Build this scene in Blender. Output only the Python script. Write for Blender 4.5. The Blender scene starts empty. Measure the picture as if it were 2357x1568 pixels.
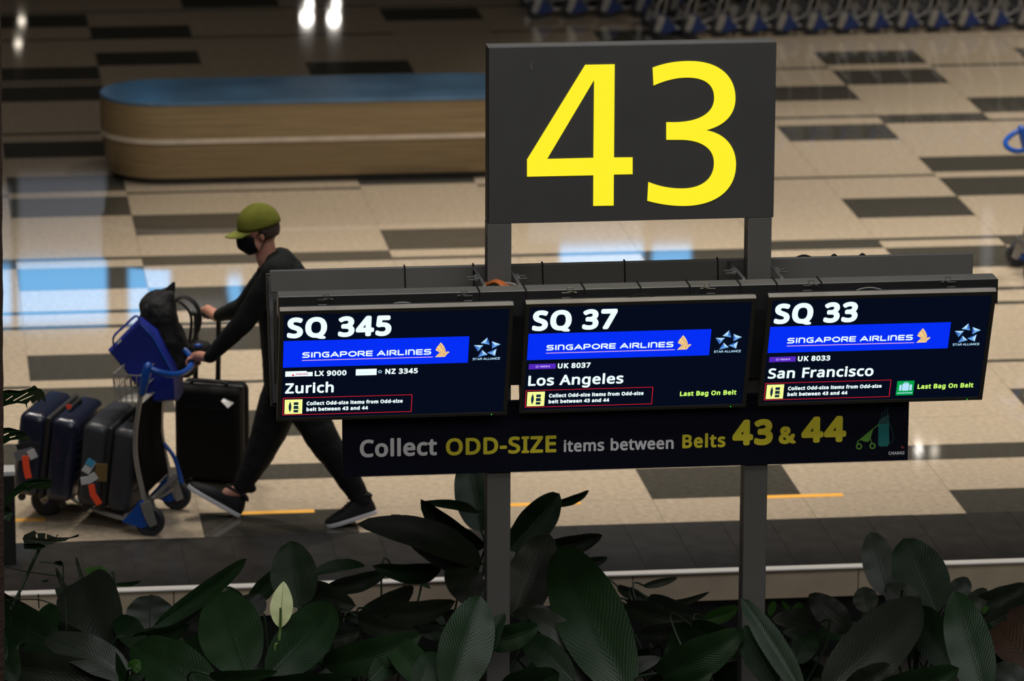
import bpy, bmesh, math, random
from mathutils import Vector, Matrix
from mathutils.geometry import tessellate_polygon
R = random.Random(7)
sc = bpy.context.scene
COL = sc.collection
PI = math.pi

# ---------------------------------------------------------------- camera
FPX = 11206.57
YAW, PITCH, ROLL = 0.125413887, 0.245186902, 0.00386985633
CAM = Vector((-3.2912, -21.4, 7.4))
_fw = Vector((math.sin(YAW) * math.cos(PITCH), math.cos(YAW) * math.cos(PITCH), -math.sin(PITCH)))
_rt = Vector((math.cos(YAW), -math.sin(YAW), 0.0))
_up = _rt.cross(_fw)
_r2 = _rt * math.cos(ROLL) + _up * math.sin(ROLL)
_u2 = _up * math.cos(ROLL) - _rt * math.sin(ROLL)
cd = bpy.data.cameras.new('camera')
cd.sensor_width = 36.0
cd.lens = FPX / 2357 * 36.0
cd.clip_start = 0.5
cd.clip_end = 200
cd.dof.use_dof = True
cd.dof.focus_distance = 21.8
cd.dof.aperture_fstop = 3.3
co = bpy.data.objects.new('camera', cd)
COL.objects.link(co)
m = Matrix.Identity(4)
for i in range(3):
    m[i][0] = _r2[i]; m[i][1] = _u2[i]; m[i][2] = -_fw[i]; m[i][3] = CAM[i]
co.matrix_world = m
sc.camera = co

# ---------------------------------------------------------------- world, exposure
wd = bpy.data.worlds.new('world')
sc.world = wd
wd.use_nodes = True
wd.node_tree.nodes['Background'].inputs[0].default_value = (0.06, 0.055, 0.05, 1)
wd.node_tree.nodes['Background'].inputs[1].default_value = 0.3
sc.view_settings.view_transform = 'Standard'
sc.view_settings.look = 'None'
sc.view_settings.gamma = 1
sc.view_settings.exposure = 0
sc.view_settings.use_curve_mapping = False

# ---------------------------------------------------------------- the hall's ceiling lamps and added fill lights
def spot(x, y, z, power, cone, col=(1.0, 0.93, 0.84), tx=None, ty=None, rad=0.35, blend=0.9):
    l = bpy.data.lights.new('downlight', 'SPOT')
    l.energy = power; l.color = col; l.spot_size = math.radians(cone); l.spot_blend = blend
    l.shadow_soft_size = rad
    o = bpy.data.objects.new('downlight', l); COL.objects.link(o)
    o.location = (x, y, z)
    d = Vector(((x if tx is None else tx) - x, (y if ty is None else ty) - y, -z))
    o.rotation_euler = d.to_track_quat('-Z', 'Y').to_euler()
    return o
for (x, y, pw, cone) in [(-3.4, 7.4, 1500, 62), (-0.6, 7.2, 1650, 62), (2.2, 7.2, 1650, 62), (5.2, 7.6, 1500, 62),
                         (1.6, 11.6, 1350, 56), (4.6, 11.6, 1500, 62), (7.4, 12.0, 1300, 62),
                         (5.2, 15.8, 1350, 54), (8.2, 16.0, 1300, 58)]:
    spot(x, y, 9.0, pw * 1.07, cone)
for (x, y, pw) in [(-3.4, 5.0, 330), (-0.6, 5.0, 330), (2.2, 5.0, 330), (5.0, 5.0, 330)]:
    spot(x, y, 9.0, pw, 33, blend=0.55)
for (x, y, pw) in [(-3.2, 13.8, 60), (-0.5, 17.5, 40), (-3.5, 18.0, 40)]:
    spot(x, y, 9.0, pw, 50)
def area(x, y, z, sx, sy, power, col, spread=180, aim=None):
    l = bpy.data.lights.new('fill_light', 'AREA')
    l.shape = 'RECTANGLE'; l.size = sx; l.size_y = sy; l.energy = power; l.color = col
    l.spread = math.radians(spread)
    o = bpy.data.objects.new('fill_light', l); COL.objects.link(o)
    o.location = (x, y, z)
    if aim:
        o.rotation_euler = (Vector(aim) - Vector((x, y, z))).to_track_quat('-Z', 'Y').to_euler()
    return o
area(0.0, -4.0, 11.0, 9, 5, 420, (0.96, 0.96, 1.0), 150)  # added overhead fill for the sign and the plants
area(2.0, 5.0, 9.0, 22, 0.12, 520, (1.0, 0.93, 0.84))  # added line light brightening the steel nosing and near floor
spot(-0.4, 10.2, 9.0, 800, 42, blend=0.6)
spot(-3.4, 10.4, 9.0, 90, 36, blend=0.6)
area(-1.0, -14.0, 9.5, 14, 4, 540, (1.0, 0.96, 0.90), 180, (0, 0, 1.4))  # added fill from the gallery side for the sign faces and banner

# ---------------------------------------------------------------- helpers
def ray(px, py):
    return (_r2 * (px - 1178.5) + _u2 * (784.0 - py) + _fw * FPX)
def P(px, py, Y):
    """the world point seen at a photo pixel, on the vertical plane at depth Y"""
    v = ray(px, py); return CAM + v * ((Y - CAM.y) / v.y)
def F(px, py, z=0.0):
    v = ray(px, py); return CAM + v * ((z - CAM.z) / v.z)

MATS = {}
def nt(name):
    m = bpy.data.materials.new(name); m.use_nodes = True
    MATS[name] = m
    return m, m.node_tree, m.node_tree.nodes['Principled BSDF']
def pbr(name, col, rough=0.5, metal=0.0, spec=0.5, var=0.12, scale=9.0, bump=0.0, bscale=120.0, stretch=(1, 1, 1), emit=None, es=1.0, coat=0.0, trans=0.0, col2=None):
    m, t, b = nt(name)
    tc = t.nodes.new('ShaderNodeTexCoord'); mp = t.nodes.new('ShaderNodeMapping')
    mp.inputs['Scale'].default_value = stretch
    t.links.new(tc.outputs['Object'], mp.inputs[0])
    nz = t.nodes.new('ShaderNodeTexNoise'); nz.inputs['Scale'].default_value = scale; nz.inputs['Detail'].default_value = 5
    t.links.new(mp.outputs[0], nz.inputs['Vector'])
    cr = t.nodes.new('ShaderNodeValToRGB')
    c2 = col2 or [min(1, c * (1 + var)) for c in col]
    c1 = [c * (1 - var) for c in col]
    cr.color_ramp.elements[0].position = 0.3; cr.color_ramp.elements[1].position = 0.7
    cr.color_ramp.elements[0].color = (*c1, 1); cr.color_ramp.elements[1].color = (*c2, 1)
    t.links.new(nz.outputs['Fac'], cr.inputs[0]); t.links.new(cr.outputs[0], b.inputs['Base Color'])
    b.inputs['Roughness'].default_value = rough; b.inputs['Metallic'].default_value = metal
    b.inputs['Specular IOR Level'].default_value = spec
    if coat: b.inputs['Coat Weight'].default_value = coat
    if trans: b.inputs['Transmission Weight'].default_value = trans
    if bump:
        n2 = t.nodes.new('ShaderNodeTexNoise'); n2.inputs['Scale'].default_value = bscale; n2.inputs['Detail'].default_value = 3
        t.links.new(mp.outputs[0], n2.inputs['Vector'])
        bp = t.nodes.new('ShaderNodeBump'); bp.inputs['Strength'].default_value = bump; bp.inputs['Distance'].default_value = 0.01
        t.links.new(n2.outputs['Fac'], bp.inputs['Height']); t.links.new(bp.outputs[0], b.inputs['Normal'])
    if emit:
        b.inputs['Emission Color'].default_value = (*emit, 1); b.inputs['Emission Strength'].default_value = es
    return m
def glow(name, col, s=1.0):
    m, t, b = nt(name)
    b.inputs['Base Color'].default_value = (0.01, 0.01, 0.01, 1); b.inputs['Roughness'].default_value = 0.4
    b.inputs['Specular IOR Level'].default_value = 0.1
    b.inputs['Emission Color'].default_value = (*col, 1); b.inputs['Emission Strength'].default_value = s
    return m
def srgb(r, g, b):
    return tuple(((c / 255) / 12.92 if c / 255 <= 0.04045 else ((c / 255 + 0.055) / 1.055) ** 2.4) for c in (r, g, b))

ORG = {}
class MB:
    """collects shapes, then links them as one mesh object"""
    def __init__(s): s.v = []; s.f = []; s.uv = None
    def add(s, vs, fs):
        n = len(s.v); s.v += [Vector(q) for q in vs]; s.f += [tuple(i + n for i in f) for f in fs]; return s
    def box(s, lo, hi, M=None):
        x0, y0, z0 = lo; x1, y1, z1 = hi
        vs = [Vector(q) for q in ((x0, y0, z0), (x1, y0, z0), (x1, y1, z0), (x0, y1, z0), (x0, y0, z1), (x1, y0, z1), (x1, y1, z1), (x0, y1, z1))]
        if M: vs = [M @ q for q in vs]
        return s.add(vs, [(0, 3, 2, 1), (4, 5, 6, 7), (0, 1, 5, 4), (1, 2, 6, 5), (2, 3, 7, 6), (3, 0, 4, 7)])
    def cbox(s, c, size, M=None):
        c = Vector(c); h = Vector(size) / 2
        return s.box(c - h, c + h, M)
    def tube(s, pts, r, n=8, closed=False, cap=True, flat=None):
        pts = [Vector(p) for p in pts]; N = len(pts)
        rs = r if isinstance(r, (list, tuple)) else [r] * N
        base = len(s.v); prev = None
        for i, p in enumerate(pts):
            if closed: t = pts[(i + 1) % N] - pts[i - 1]
            else: t = pts[min(i + 1, N - 1)] - pts[max(i - 1, 0)]
            if t.length < 1e-9: t = Vector((0, 0, 1))
            t.normalize()
            if prev is None:
                a = Vector((0, 0, 1)) if abs(t.z) < 0.9 else Vector((0, 1, 0))
                a = (a - t * a.dot(t)).normalized()
            else:
                a = prev - t * prev.dot(t)
                a = a.normalized() if a.length > 1e-6 else Vector((1, 0, 0))
            prev = a; b = t.cross(a)
            fa, fb = (1, 1) if flat is None else flat
            for k in range(n):
                an = 2 * PI * k / n
                s.v.append(p + a * (math.cos(an) * rs[i] * fa) + b * (math.sin(an) * rs[i] * fb))
        for i in range(N if closed else N - 1):
            for k in range(n):
                i2 = (i + 1) % N
                s.f.append((base + i * n + k, base + i * n + (k + 1) % n, base + i2 * n + (k + 1) % n, base + i2 * n + k))
        if cap and not closed:
            s.f.append(tuple(base + k for k in reversed(range(n)))); s.f.append(tuple(base + (N - 1) * n + k for k in range(n)))
        return s
    def chain(s, pts, rs, n=14, flat=None):
        """tube with rounded ends, smoothed along its length"""
        pts = [Vector(p) for p in pts]
        d0 = (pts[0] - pts[1]).normalized(); d1 = (pts[-1] - pts[-2]).normalized()
        P2 = []; R2 = []
        for a in (90, 60, 30): P2.append(pts[0] + d0 * rs[0] * math.sin(math.radians(a))); R2.append(max(1e-4, rs[0] * math.cos(math.radians(a))))
        P2 += pts; R2 += list(rs)
        for a in (30, 60, 90): P2.append(pts[-1] + d1 * rs[-1] * math.sin(math.radians(a))); R2.append(max(1e-4, rs[-1] * math.cos(math.radians(a))))
        return s.tube(P2, R2, n, flat=flat)
    def ball(s, c, r, M=None, nu=20, nv=12, fn=None, v0=0.0, v1=1.0, u0=0.0, u1=1.0):
        """ellipsoid patch; r = (rx, ry, rz); M rotates it about its centre"""
        c = Vector(c); base = len(s.v); full = (u0 == 0 and u1 == 1)
        for j in range(nv + 1):
            th = PI * (v0 + (v1 - v0) * j / nv)
            for i in range(nu + (0 if full else 1)):
                ph = 2 * PI * (u0 + (u1 - u0) * i / nu)
                q = Vector((math.sin(th) * math.cos(ph), math.sin(th) * math.sin(ph), math.cos(th)))
                k = fn(q) if fn else 1.0
                q = Vector((q.x * r[0] * k, q.y * r[1] * k, q.z * r[2] * k))
                if M: q = M @ q
                s.v.append(c + q)
        w = nu if full else nu + 1
        for j in range(nv):
            for i in range(nu):
                i2 = (i + 1) % w
                s.f.append((base + j * w + i, base + (j + 1) * w + i, base + (j + 1) * w + i2, base + j * w + i2))
        return s
    def lathe(s, prof, M, n=24):
        """profile (radius, height) turned about local z, then M"""
        base = len(s.v)
        for (r, h) in prof:
            for k in range(n):
                a = 2 * PI * k / n; s.v.append(M @ Vector((r * math.cos(a), r * math.sin(a), h)))
        for i in range(len(prof) - 1):
            for k in range(n):
                s.f.append((base + i * n + k, base + i * n + (k + 1) % n, base + (i + 1) * n + (k + 1) % n, base + (i + 1) * n + k))
        s.f.append(tuple(base + k for k in reversed(range(n)))); s.f.append(tuple(base + (len(prof) - 1) * n + k for k in range(n)))
        return s
    def poly(s, loops, fn):
        """flat filled polygon with holes; fn maps (x, y) to a 3-D point"""
        L3 = [[Vector((x, y, 0)) for x, y in lp] for lp in loops]
        flat = [q for lp in loops for q in lp]
        base = len(s.v)
        s.v += [Vector(fn(x, y)) for x, y in flat]
        for t in tessellate_polygon(L3):
            a, b, c = [Vector((*flat[i], 0)) for i in t]
            if abs((b - a).cross(c - a).z) > 1e-14:
                s.f.append(tuple(base + i for i in t) if (b - a).cross(c - a).z < 0 else (base + t[0], base + t[2], base + t[1]))
        return s
    def prism(s, lp, fn, h0, h1):
        """polygon lp extruded; fn(x, y, h) gives the point"""
        n = len(lp)
        s.poly([lp], lambda x, y: fn(x, y, h1)); s.poly([lp], lambda x, y: fn(x, y, h0))
        b = len(s.v); s.v += [Vector(fn(x, y, h0)) for x, y in lp] + [Vector(fn(x, y, h1)) for x, y in lp]
        for i in range(n):
            j = (i + 1) % n; s.f.append((b + i, b + j, b + n + j, b + n + i))
        return s
    def loft(s, rings, cap=True):
        n = len(rings[0]); b = len(s.v)
        for r in rings: s.v += [Vector(q) for q in r]
        for i in range(len(rings) - 1):
            for k in range(n):
                s.f.append((b + i * n + k, b + i * n + (k + 1) % n, b + (i + 1) * n + (k + 1) % n, b + (i + 1) * n + k))
        if cap:
            s.f.append(tuple(b + k for k in reversed(range(n)))); s.f.append(tuple(b + (len(rings) - 1) * n + k for k in range(n)))
        return s
    def mesh(s, name, mat, org=None, smooth=True, ang=35):
        me = bpy.data.meshes.new(name)
        o = org or Vector((0, 0, 0))
        me.from_pydata([tuple(q - o) for q in s.v], [], s.f)
        me.materials.append(mat if not isinstance(mat, str) else MATS[mat])
        if s.uv:
            uvl = me.uv_layers.new(name='UVMap')
            for lp in me.loops: uvl.data[lp.index].uv = s.uv[lp.vertex_index]
        me.validate()
        bm = bmesh.new(); bm.from_mesh(me); bmesh.ops.recalc_face_normals(bm, faces=bm.faces) if s.recalc else None
        bm.to_mesh(me); bm.free()
        if smooth:
            me.shade_smooth(); me.set_sharp_from_angle(angle=math.radians(ang))
        return me
    recalc = True
    def build(s, name, mat, parent=None, smooth=True, bevel=0.0, ang=35, label=None):
        root = parent
        org = ORG.get(parent.name, Vector((0, 0, 0))) if parent else Vector((0, 0, 0))
        me = s.mesh(name, mat, org, smooth, ang)
        o = bpy.data.objects.new(name, me); COL.objects.link(o)
        if parent: o.parent = parent; ORG[o.name] = org
        if bevel:
            bv = o.modifiers.new('bevel', 'BEVEL'); bv.width = bevel; bv.segments = 2; bv.limit_method = 'ANGLE'; bv.angle_limit = math.radians(40)
        if label: o['label'] = label
        return o
class MBn(MB): recalc = False
def thing(name, label, cat, loc=(0, 0, 0), rz=0.0, group=None, world=True):
    o = bpy.data.objects.new(name, None); COL.objects.link(o)
    o.empty_display_size = 0.1
    o.location = loc; o.rotation_euler = (0, 0, rz)
    o['label'] = label; o['category'] = cat
    if group: o['group'] = group
    ORG[o.name] = Vector(loc) if world else Vector((0, 0, 0))
    return o
def tag(o, label, cat, group=None):
    o['label'] = label; o['category'] = cat
    if group: o['group'] = group
    return o
def copy_tree(o, parent=None):
    c = o.copy(); COL.objects.link(c)
    if parent: c.parent = parent
    for ch in list(o.children): copy_tree(ch, c)
    return c
def struct(o): o['kind'] = 'structure'; return o
def fuse(mb, voxel, it=6, k=0.5):
    """union of overlapping closed shapes as one continuous skin; returns a new MB"""
    me = mb.mesh('tmp', MATS['skin'], smooth=False)
    o = bpy.data.objects.new('tmp', me); COL.objects.link(o)
    r = o.modifiers.new('r', 'REMESH'); r.mode = 'VOXEL'; r.voxel_size = voxel
    sm = o.modifiers.new('s', 'SMOOTH'); sm.factor = k; sm.iterations = it
    dg = bpy.context.evaluated_depsgraph_get(); ev = o.evaluated_get(dg); m2 = bpy.data.meshes.new_from_object(ev)
    out = MBn(); out.v = [v.co.copy() for v in m2.vertices]; out.f = [tuple(p.vertices) for p in m2.polygons]
    bpy.data.objects.remove(o); bpy.data.meshes.remove(me); bpy.data.meshes.remove(m2)
    return out
def smoothpts(pts, k=5):
    """Catmull-Rom through the points"""
    pts = [Vector(p) for p in pts]; out = []
    for i in range(len(pts) - 1):
        p0 = pts[max(i - 1, 0)]; p1 = pts[i]; p2 = pts[i + 1]; p3 = pts[min(i + 2, len(pts) - 1)]
        for j in range(k):
            t = j / k
            out.append(0.5 * ((2 * p1) + (p2 - p0) * t + (2 * p0 - 5 * p1 + 4 * p2 - p3) * t * t + (3 * p1 - p0 - 3 * p2 + p3) * t ** 3))
    out.append(pts[-1]); return out

# ---------------------------------------------------------------- materials
pbr('terrazzo_light', (0.40, 0.325, 0.235), 0.035, spec=0.5, var=0.10, scale=26, col2=(0.49, 0.40, 0.29))
pbr('terrazzo_dark', (0.062, 0.057, 0.046), 0.035, spec=0.5, var=0.16, scale=24)
pbr('border_stone', (0.031, 0.0285, 0.025), 0.35, spec=0.3, var=0.2, scale=7)
pbr('joint', (0.27, 0.22, 0.165), 0.7)
pbr('floor_far', (0.20, 0.16, 0.11), 0.08)
pbr('fascia_stone', (0.46, 0.37, 0.26), 0.6, var=0.1, scale=6)
pbr('steel_trim', (0.95, 0.90, 0.82), 0.35, 0.0, var=0.03)  # near-white base colour stands in for the steel's reflected shine
pbr('soil', (0.012, 0.009, 0.006), 0.95, var=0.4, scale=20, bump=0.6, bscale=30)
pbr('wall_paint', (0.10, 0.085, 0.068), 0.8)
pbr('ceiling_paint', (0.07, 0.065, 0.06), 0.8)
pbr('tape_orange', (0.85, 0.42, 0.06), 0.5, var=0.05)
pbr('sign_grey', (0.062, 0.062, 0.060), 0.42, spec=0.4, var=0.06, scale=3, bump=0.05, bscale=300)
pbr('sign_grey_dark', (0.030, 0.030, 0.029), 0.45, spec=0.35, var=0.08, scale=4)
pbr('post_grey', (0.110, 0.106, 0.097), 0.45, spec=0.4, var=0.05, scale=2)
pbr('beam_grey', (0.135, 0.131, 0.120), 0.42, spec=0.4, var=0.06, scale=3)
pbr('cover_black', (0.012, 0.012, 0.012), 0.5)
pbr('strip_bronze', (0.36, 0.33, 0.28), 0.4)
pbr('frame_bronze', (0.22, 0.21, 0.185), 0.38, 0.1, spec=0.5, var=0.05)
pbr('bezel', (0.045, 0.042, 0.034), 0.4, spec=0.4, var=0.05)
pbr('monitor_back', (0.035, 0.035, 0.035), 0.5)
pbr('wire_metal', (0.55, 0.54, 0.50), 0.3, 0.9, var=0.1)
pbr('strap_black', (0.008, 0.008, 0.008), 0.6)
pbr('cable_orange', (0.55, 0.14, 0.03), 0.5)
pbr('cable_grey', (0.35, 0.33, 0.30), 0.5)
pbr('banner_navy', (0.0036, 0.0048, 0.0140), 0.45, spec=0.25, var=0.1)
pbr('print_white', (0.85, 0.85, 0.88), 0.5, var=0.02)
pbr('print_yellow', (0.82, 0.72, 0.04), 0.5, var=0.02)
pbr('print_teal', (0.015, 0.20, 0.20), 0.5, var=0.03)
pbr('print_dark_teal', (0.02, 0.085, 0.08), 0.5, var=0.03)
pbr('print_green', (0.14, 0.36, 0.05), 0.5, var=0.03)
pbr('print_red', (0.25, 0.04, 0.06), 0.5, var=0.03)
pbr('print_grey', (0.045, 0.055, 0.055), 0.5, var=0.03)
glow('digit_yellow', srgb(255, 240, 40), 1.0)
glow('led_green', (0.05, 1.0, 0.05), 1.2)
glow('scr_white', srgb(236, 255, 255), 1.05)
glow('scr_blue', srgb(0, 45, 245), 1.0)
glow('scr_pink', srgb(255, 190, 225), 1.0)
glow('scr_gold', srgb(255, 208, 140), 1.0)
glow('scr_red', srgb(225, 30, 45), 1.0)
glow('scr_cream', srgb(248, 252, 150), 1.0)
glow('scr_navy', srgb(12, 38, 60), 1.0)
glow('scr_lime', srgb(205, 255, 110), 1.0)
glow('scr_violet', srgb(84, 38, 190), 1.0)
glow('scr_lilac', srgb(205, 180, 255), 1.0)
glow('scr_green', srgb(0, 160, 70), 1.0)
glow('scr_sky', srgb(185, 228, 255), 1.0)
glow('scr_sky_mid', srgb(110, 170, 235), 1.0)
glow('scr_sky_deep', srgb(60, 110, 190), 1.0)
glow('scr_magenta', srgb(200, 60, 120), 1.0)
def screen_mat():
    m, t, b = nt('scr_dark')
    b.inputs['Base Color'].default_value = (0.004, 0.005, 0.008, 1); b.inputs['Roughness'].default_value = 0.25
    b.inputs['Specular IOR Level'].default_value = 0.15
    b.inputs['Emission Color'].default_value = (*srgb(3, 9, 26), 1); b.inputs['Emission Strength'].default_value = 1.0
screen_mat()
glow('window_blue', (0.42, 1.42, 2.65), 1.0)
glow('window_pale', (0.55, 0.62, 0.75), 1.0)
glow('window_dim', (0.20, 0.21, 0.24), 1.0)
glow('lamp_white', (1.0, 0.93, 0.86), 22.0)
glow('lamp_soft', (1.0, 0.88, 0.72), 6.0)
pbr('bench_wood', (0.225, 0.158, 0.078), 0.32, spec=0.45, var=0.16, scale=3.0, stretch=(0.7, 0.7, 14))
pbr('bench_trim', (0.50, 0.42, 0.33), 0.35, 0.0)
pbr('bench_top', (0.065, 0.125, 0.200), 0.12, spec=0.6, var=0.25, scale=2.0)  # blue reflection of the far windows put into the base colour
pbr('bench_plinth', (0.03, 0.024, 0.018), 0.6)
# person and luggage
pbr('skin', (0.46, 0.215, 0.150), 0.5, var=0.10, scale=18)
pbr('hair', (0.045, 0.026, 0.016), 0.7, var=0.3, scale=60)
pbr('knit_black', (0.0065, 0.0090, 0.0078), 0.85, spec=0.25, var=0.2, scale=30, bump=0.3, bscale=60)
pbr('trouser_black', (0.0070, 0.0072, 0.0080), 0.8, spec=0.25, var=0.2, scale=12, bump=0.4, bscale=25)
pbr('mask_black', (0.004, 0.004, 0.005), 0.8, spec=0.2)
pbr('cap_olive', (0.150, 0.155, 0.022), 0.9, spec=0.2, var=0.15, scale=20, bump=0.15, bscale=200)
pbr('cap_brim', (0.235, 0.245, 0.050), 0.9, spec=0.2, var=0.1, scale=20)
pbr('shoe_black', (0.006, 0.006, 0.007), 0.7, spec=0.3, bump=0.3, bscale=150)
pbr('shoe_sole', (0.60, 0.60, 0.63), 0.6, var=0.06)
pbr('eye_dark', (0.01, 0.008, 0.006), 0.2)
pbr('alu', (0.36, 0.35, 0.33), 0.42, 0.7, var=0.08)
pbr('alu_dark', (0.16, 0.155, 0.15), 0.5, 0.5, var=0.1)
pbr('chrome_wire', (0.40, 0.385, 0.36), 0.45, 0.6)
pbr('trolley_blue', (0.006, 0.060, 0.30), 0.35, spec=0.5, var=0.1)
pbr('tyre', (0.012, 0.013, 0.018), 0.6)
pbr('hub_blue', (0.006, 0.024, 0.12), 0.45)
pbr('ad_panel', (0.008, 0.007, 0.006), 0.9, spec=0.05, var=0.5, scale=8)
pbr('case_navy', (0.010, 0.013, 0.028), 0.30, spec=0.5, var=0.1, coat=0.2)
pbr('case_grey', (0.030, 0.031, 0.036), 0.42, spec=0.4, var=0.08)
pbr('case_band', (0.006, 0.006, 0.006), 0.6)
pbr('case_black', (0.0035, 0.0035, 0.004), 0.75, spec=0.12, var=0.1)
pbr('bag_blue', (0.004, 0.013, 0.175), 0.55, spec=0.35, var=0.2, scale=5, bump=0.3, bscale=9)
pbr('backpack_black', (0.0055, 0.0055, 0.006), 0.75, spec=0.25, var=0.2, bump=0.4, bscale=18)
pbr('tag_orange', (0.90, 0.075, 0.02), 0.5, var=0.03)
pbr('tag_white', (0.50, 0.49, 0.47), 0.5, var=0.1)
pbr('tag_grey', (0.13, 0.13, 0.14), 0.5, var=0.1)
pbr('tag_blue', (0.05, 0.28, 0.45), 0.5, var=0.05)
pbr('tag_brown', (0.14, 0.085, 0.02), 0.6, var=0.1)
pbr('red_mark', (0.75, 0.06, 0.03), 0.5)
# plants
def leaf_mat(name, c, c2, rough, vein=0.5, freq=26, spec=0.32, tr=0.0):
    m, t, b = nt(name)
    uv = t.nodes.new('ShaderNodeUVMap'); sp = t.nodes.new('ShaderNodeSeparateXYZ'); t.links.new(uv.outputs[0], sp.inputs[0])
    ab = t.nodes.new('ShaderNodeMath'); ab.operation = 'ABSOLUTE'
    sb = t.nodes.new('ShaderNodeMath'); sb.operation = 'SUBTRACT'; sb.inputs[1].default_value = 0.5
    t.links.new(sp.outputs[0], sb.inputs[0]); t.links.new(sb.outputs[0], ab.inputs[0])
    a1 = t.nodes.new('ShaderNodeMath'); a1.operation = 'MULTIPLY_ADD'; a1.inputs[1].default_value = -0.62
    t.links.new(ab.outputs[0], a1.inputs[0]); t.links.new(sp.outputs[1], a1.inputs[2])
    nz = t.nodes.new('ShaderNodeTexNoise'); nz.inputs['Scale'].default_value = 5; t.links.new(uv.outputs[0], nz.inputs['Vector'])
    a0 = t.nodes.new('ShaderNodeMath'); a0.operation = 'MULTIPLY_ADD'; a0.inputs[1].default_value = 0.06
    t.links.new(nz.outputs['Fac'], a0.inputs[0]); t.links.new(a1.outputs[0], a0.inputs[2])
    a2 = t.nodes.new('ShaderNodeMath'); a2.operation = 'MULTIPLY'; a2.inputs[1].default_value = freq * 2 * PI
    t.links.new(a0.outputs[0], a2.inputs[0])
    sn = t.nodes.new('ShaderNodeMath'); sn.operation = 'SINE'; t.links.new(a2.outputs[0], sn.inputs[0])
    bp = t.nodes.new('ShaderNodeBump'); bp.inputs['Strength'].default_value = vein; bp.inputs['Distance'].default_value = 0.004
    t.links.new(sn.outputs[0], bp.inputs['Height']); t.links.new(bp.outputs[0], b.inputs['Normal'])
    mx = t.nodes.new('ShaderNodeValToRGB'); mx.color_ramp.elements[0].color = (*c, 1); mx.color_ramp.elements[1].color = (*c2, 1)
    mx.color_ramp.elements[0].position = 0.25; mx.color_ramp.elements[1].position = 0.75
    oi = t.nodes.new('ShaderNodeObjectInfo')
    n3 = t.nodes.new('ShaderNodeMath'); n3.operation = 'MULTIPLY_ADD'; n3.inputs[1].default_value = 0.5
    t.links.new(nz.outputs['Fac'], n3.inputs[0])
    n4 = t.nodes.new('ShaderNodeMath'); n4.operation = 'MULTIPLY'; n4.inputs[1].default_value = 0.5
    t.links.new(oi.outputs['Random'], n4.inputs[0]); t.links.new(n4.outputs[0], n3.inputs[2])
    t.links.new(n3.outputs[0], mx.inputs[0]); t.links.new(mx.outputs[0], b.inputs['Base Color'])
    b.inputs['Roughness'].default_value = rough; b.inputs['Specular IOR Level'].default_value = spec
    if tr:
        out = t.nodes['Material Output']; tl = t.nodes.new('ShaderNodeBsdfTranslucent'); mix = t.nodes.new('ShaderNodeMixShader')
        t.links.new(mx.outputs[0], tl.inputs[0]); mix.inputs[0].default_value = tr
        t.links.new(b.outputs[0], mix.inputs[1]); t.links.new(tl.outputs[0], mix.inputs[2]); t.links.new(mix.outputs[0], out.inputs[0])
    return m
leaf_mat('leaf_grey', (0.0130, 0.0180, 0.0115), (0.0250, 0.0320, 0.0200), 0.45, 0.13, 22)  # grey sheen of light from above put into the leaf colour
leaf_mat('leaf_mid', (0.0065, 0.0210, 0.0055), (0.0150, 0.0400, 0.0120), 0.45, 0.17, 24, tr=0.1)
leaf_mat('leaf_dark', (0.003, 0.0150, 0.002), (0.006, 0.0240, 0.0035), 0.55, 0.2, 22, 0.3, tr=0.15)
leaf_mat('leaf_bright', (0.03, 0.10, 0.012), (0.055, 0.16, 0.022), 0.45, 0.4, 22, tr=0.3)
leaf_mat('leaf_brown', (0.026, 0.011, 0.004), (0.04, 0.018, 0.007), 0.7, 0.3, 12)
leaf_mat('spathe', (0.60, 0.66, 0.30), (0.72, 0.78, 0.40), 0.5, 0.15, 16, tr=0.3)
pbr('petiole', (0.009, 0.023, 0.006), 0.5)
pbr('petiole_pale', (0.10, 0.17, 0.04), 0.5)
pbr('bark', (0.050, 0.024, 0.012), 0.9, var=0.4, scale=12, bump=0.8, bscale=20, stretch=(1, 1, 3))
pbr('bollard_black', (0.006, 0.006, 0.006), 0.5)
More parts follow.
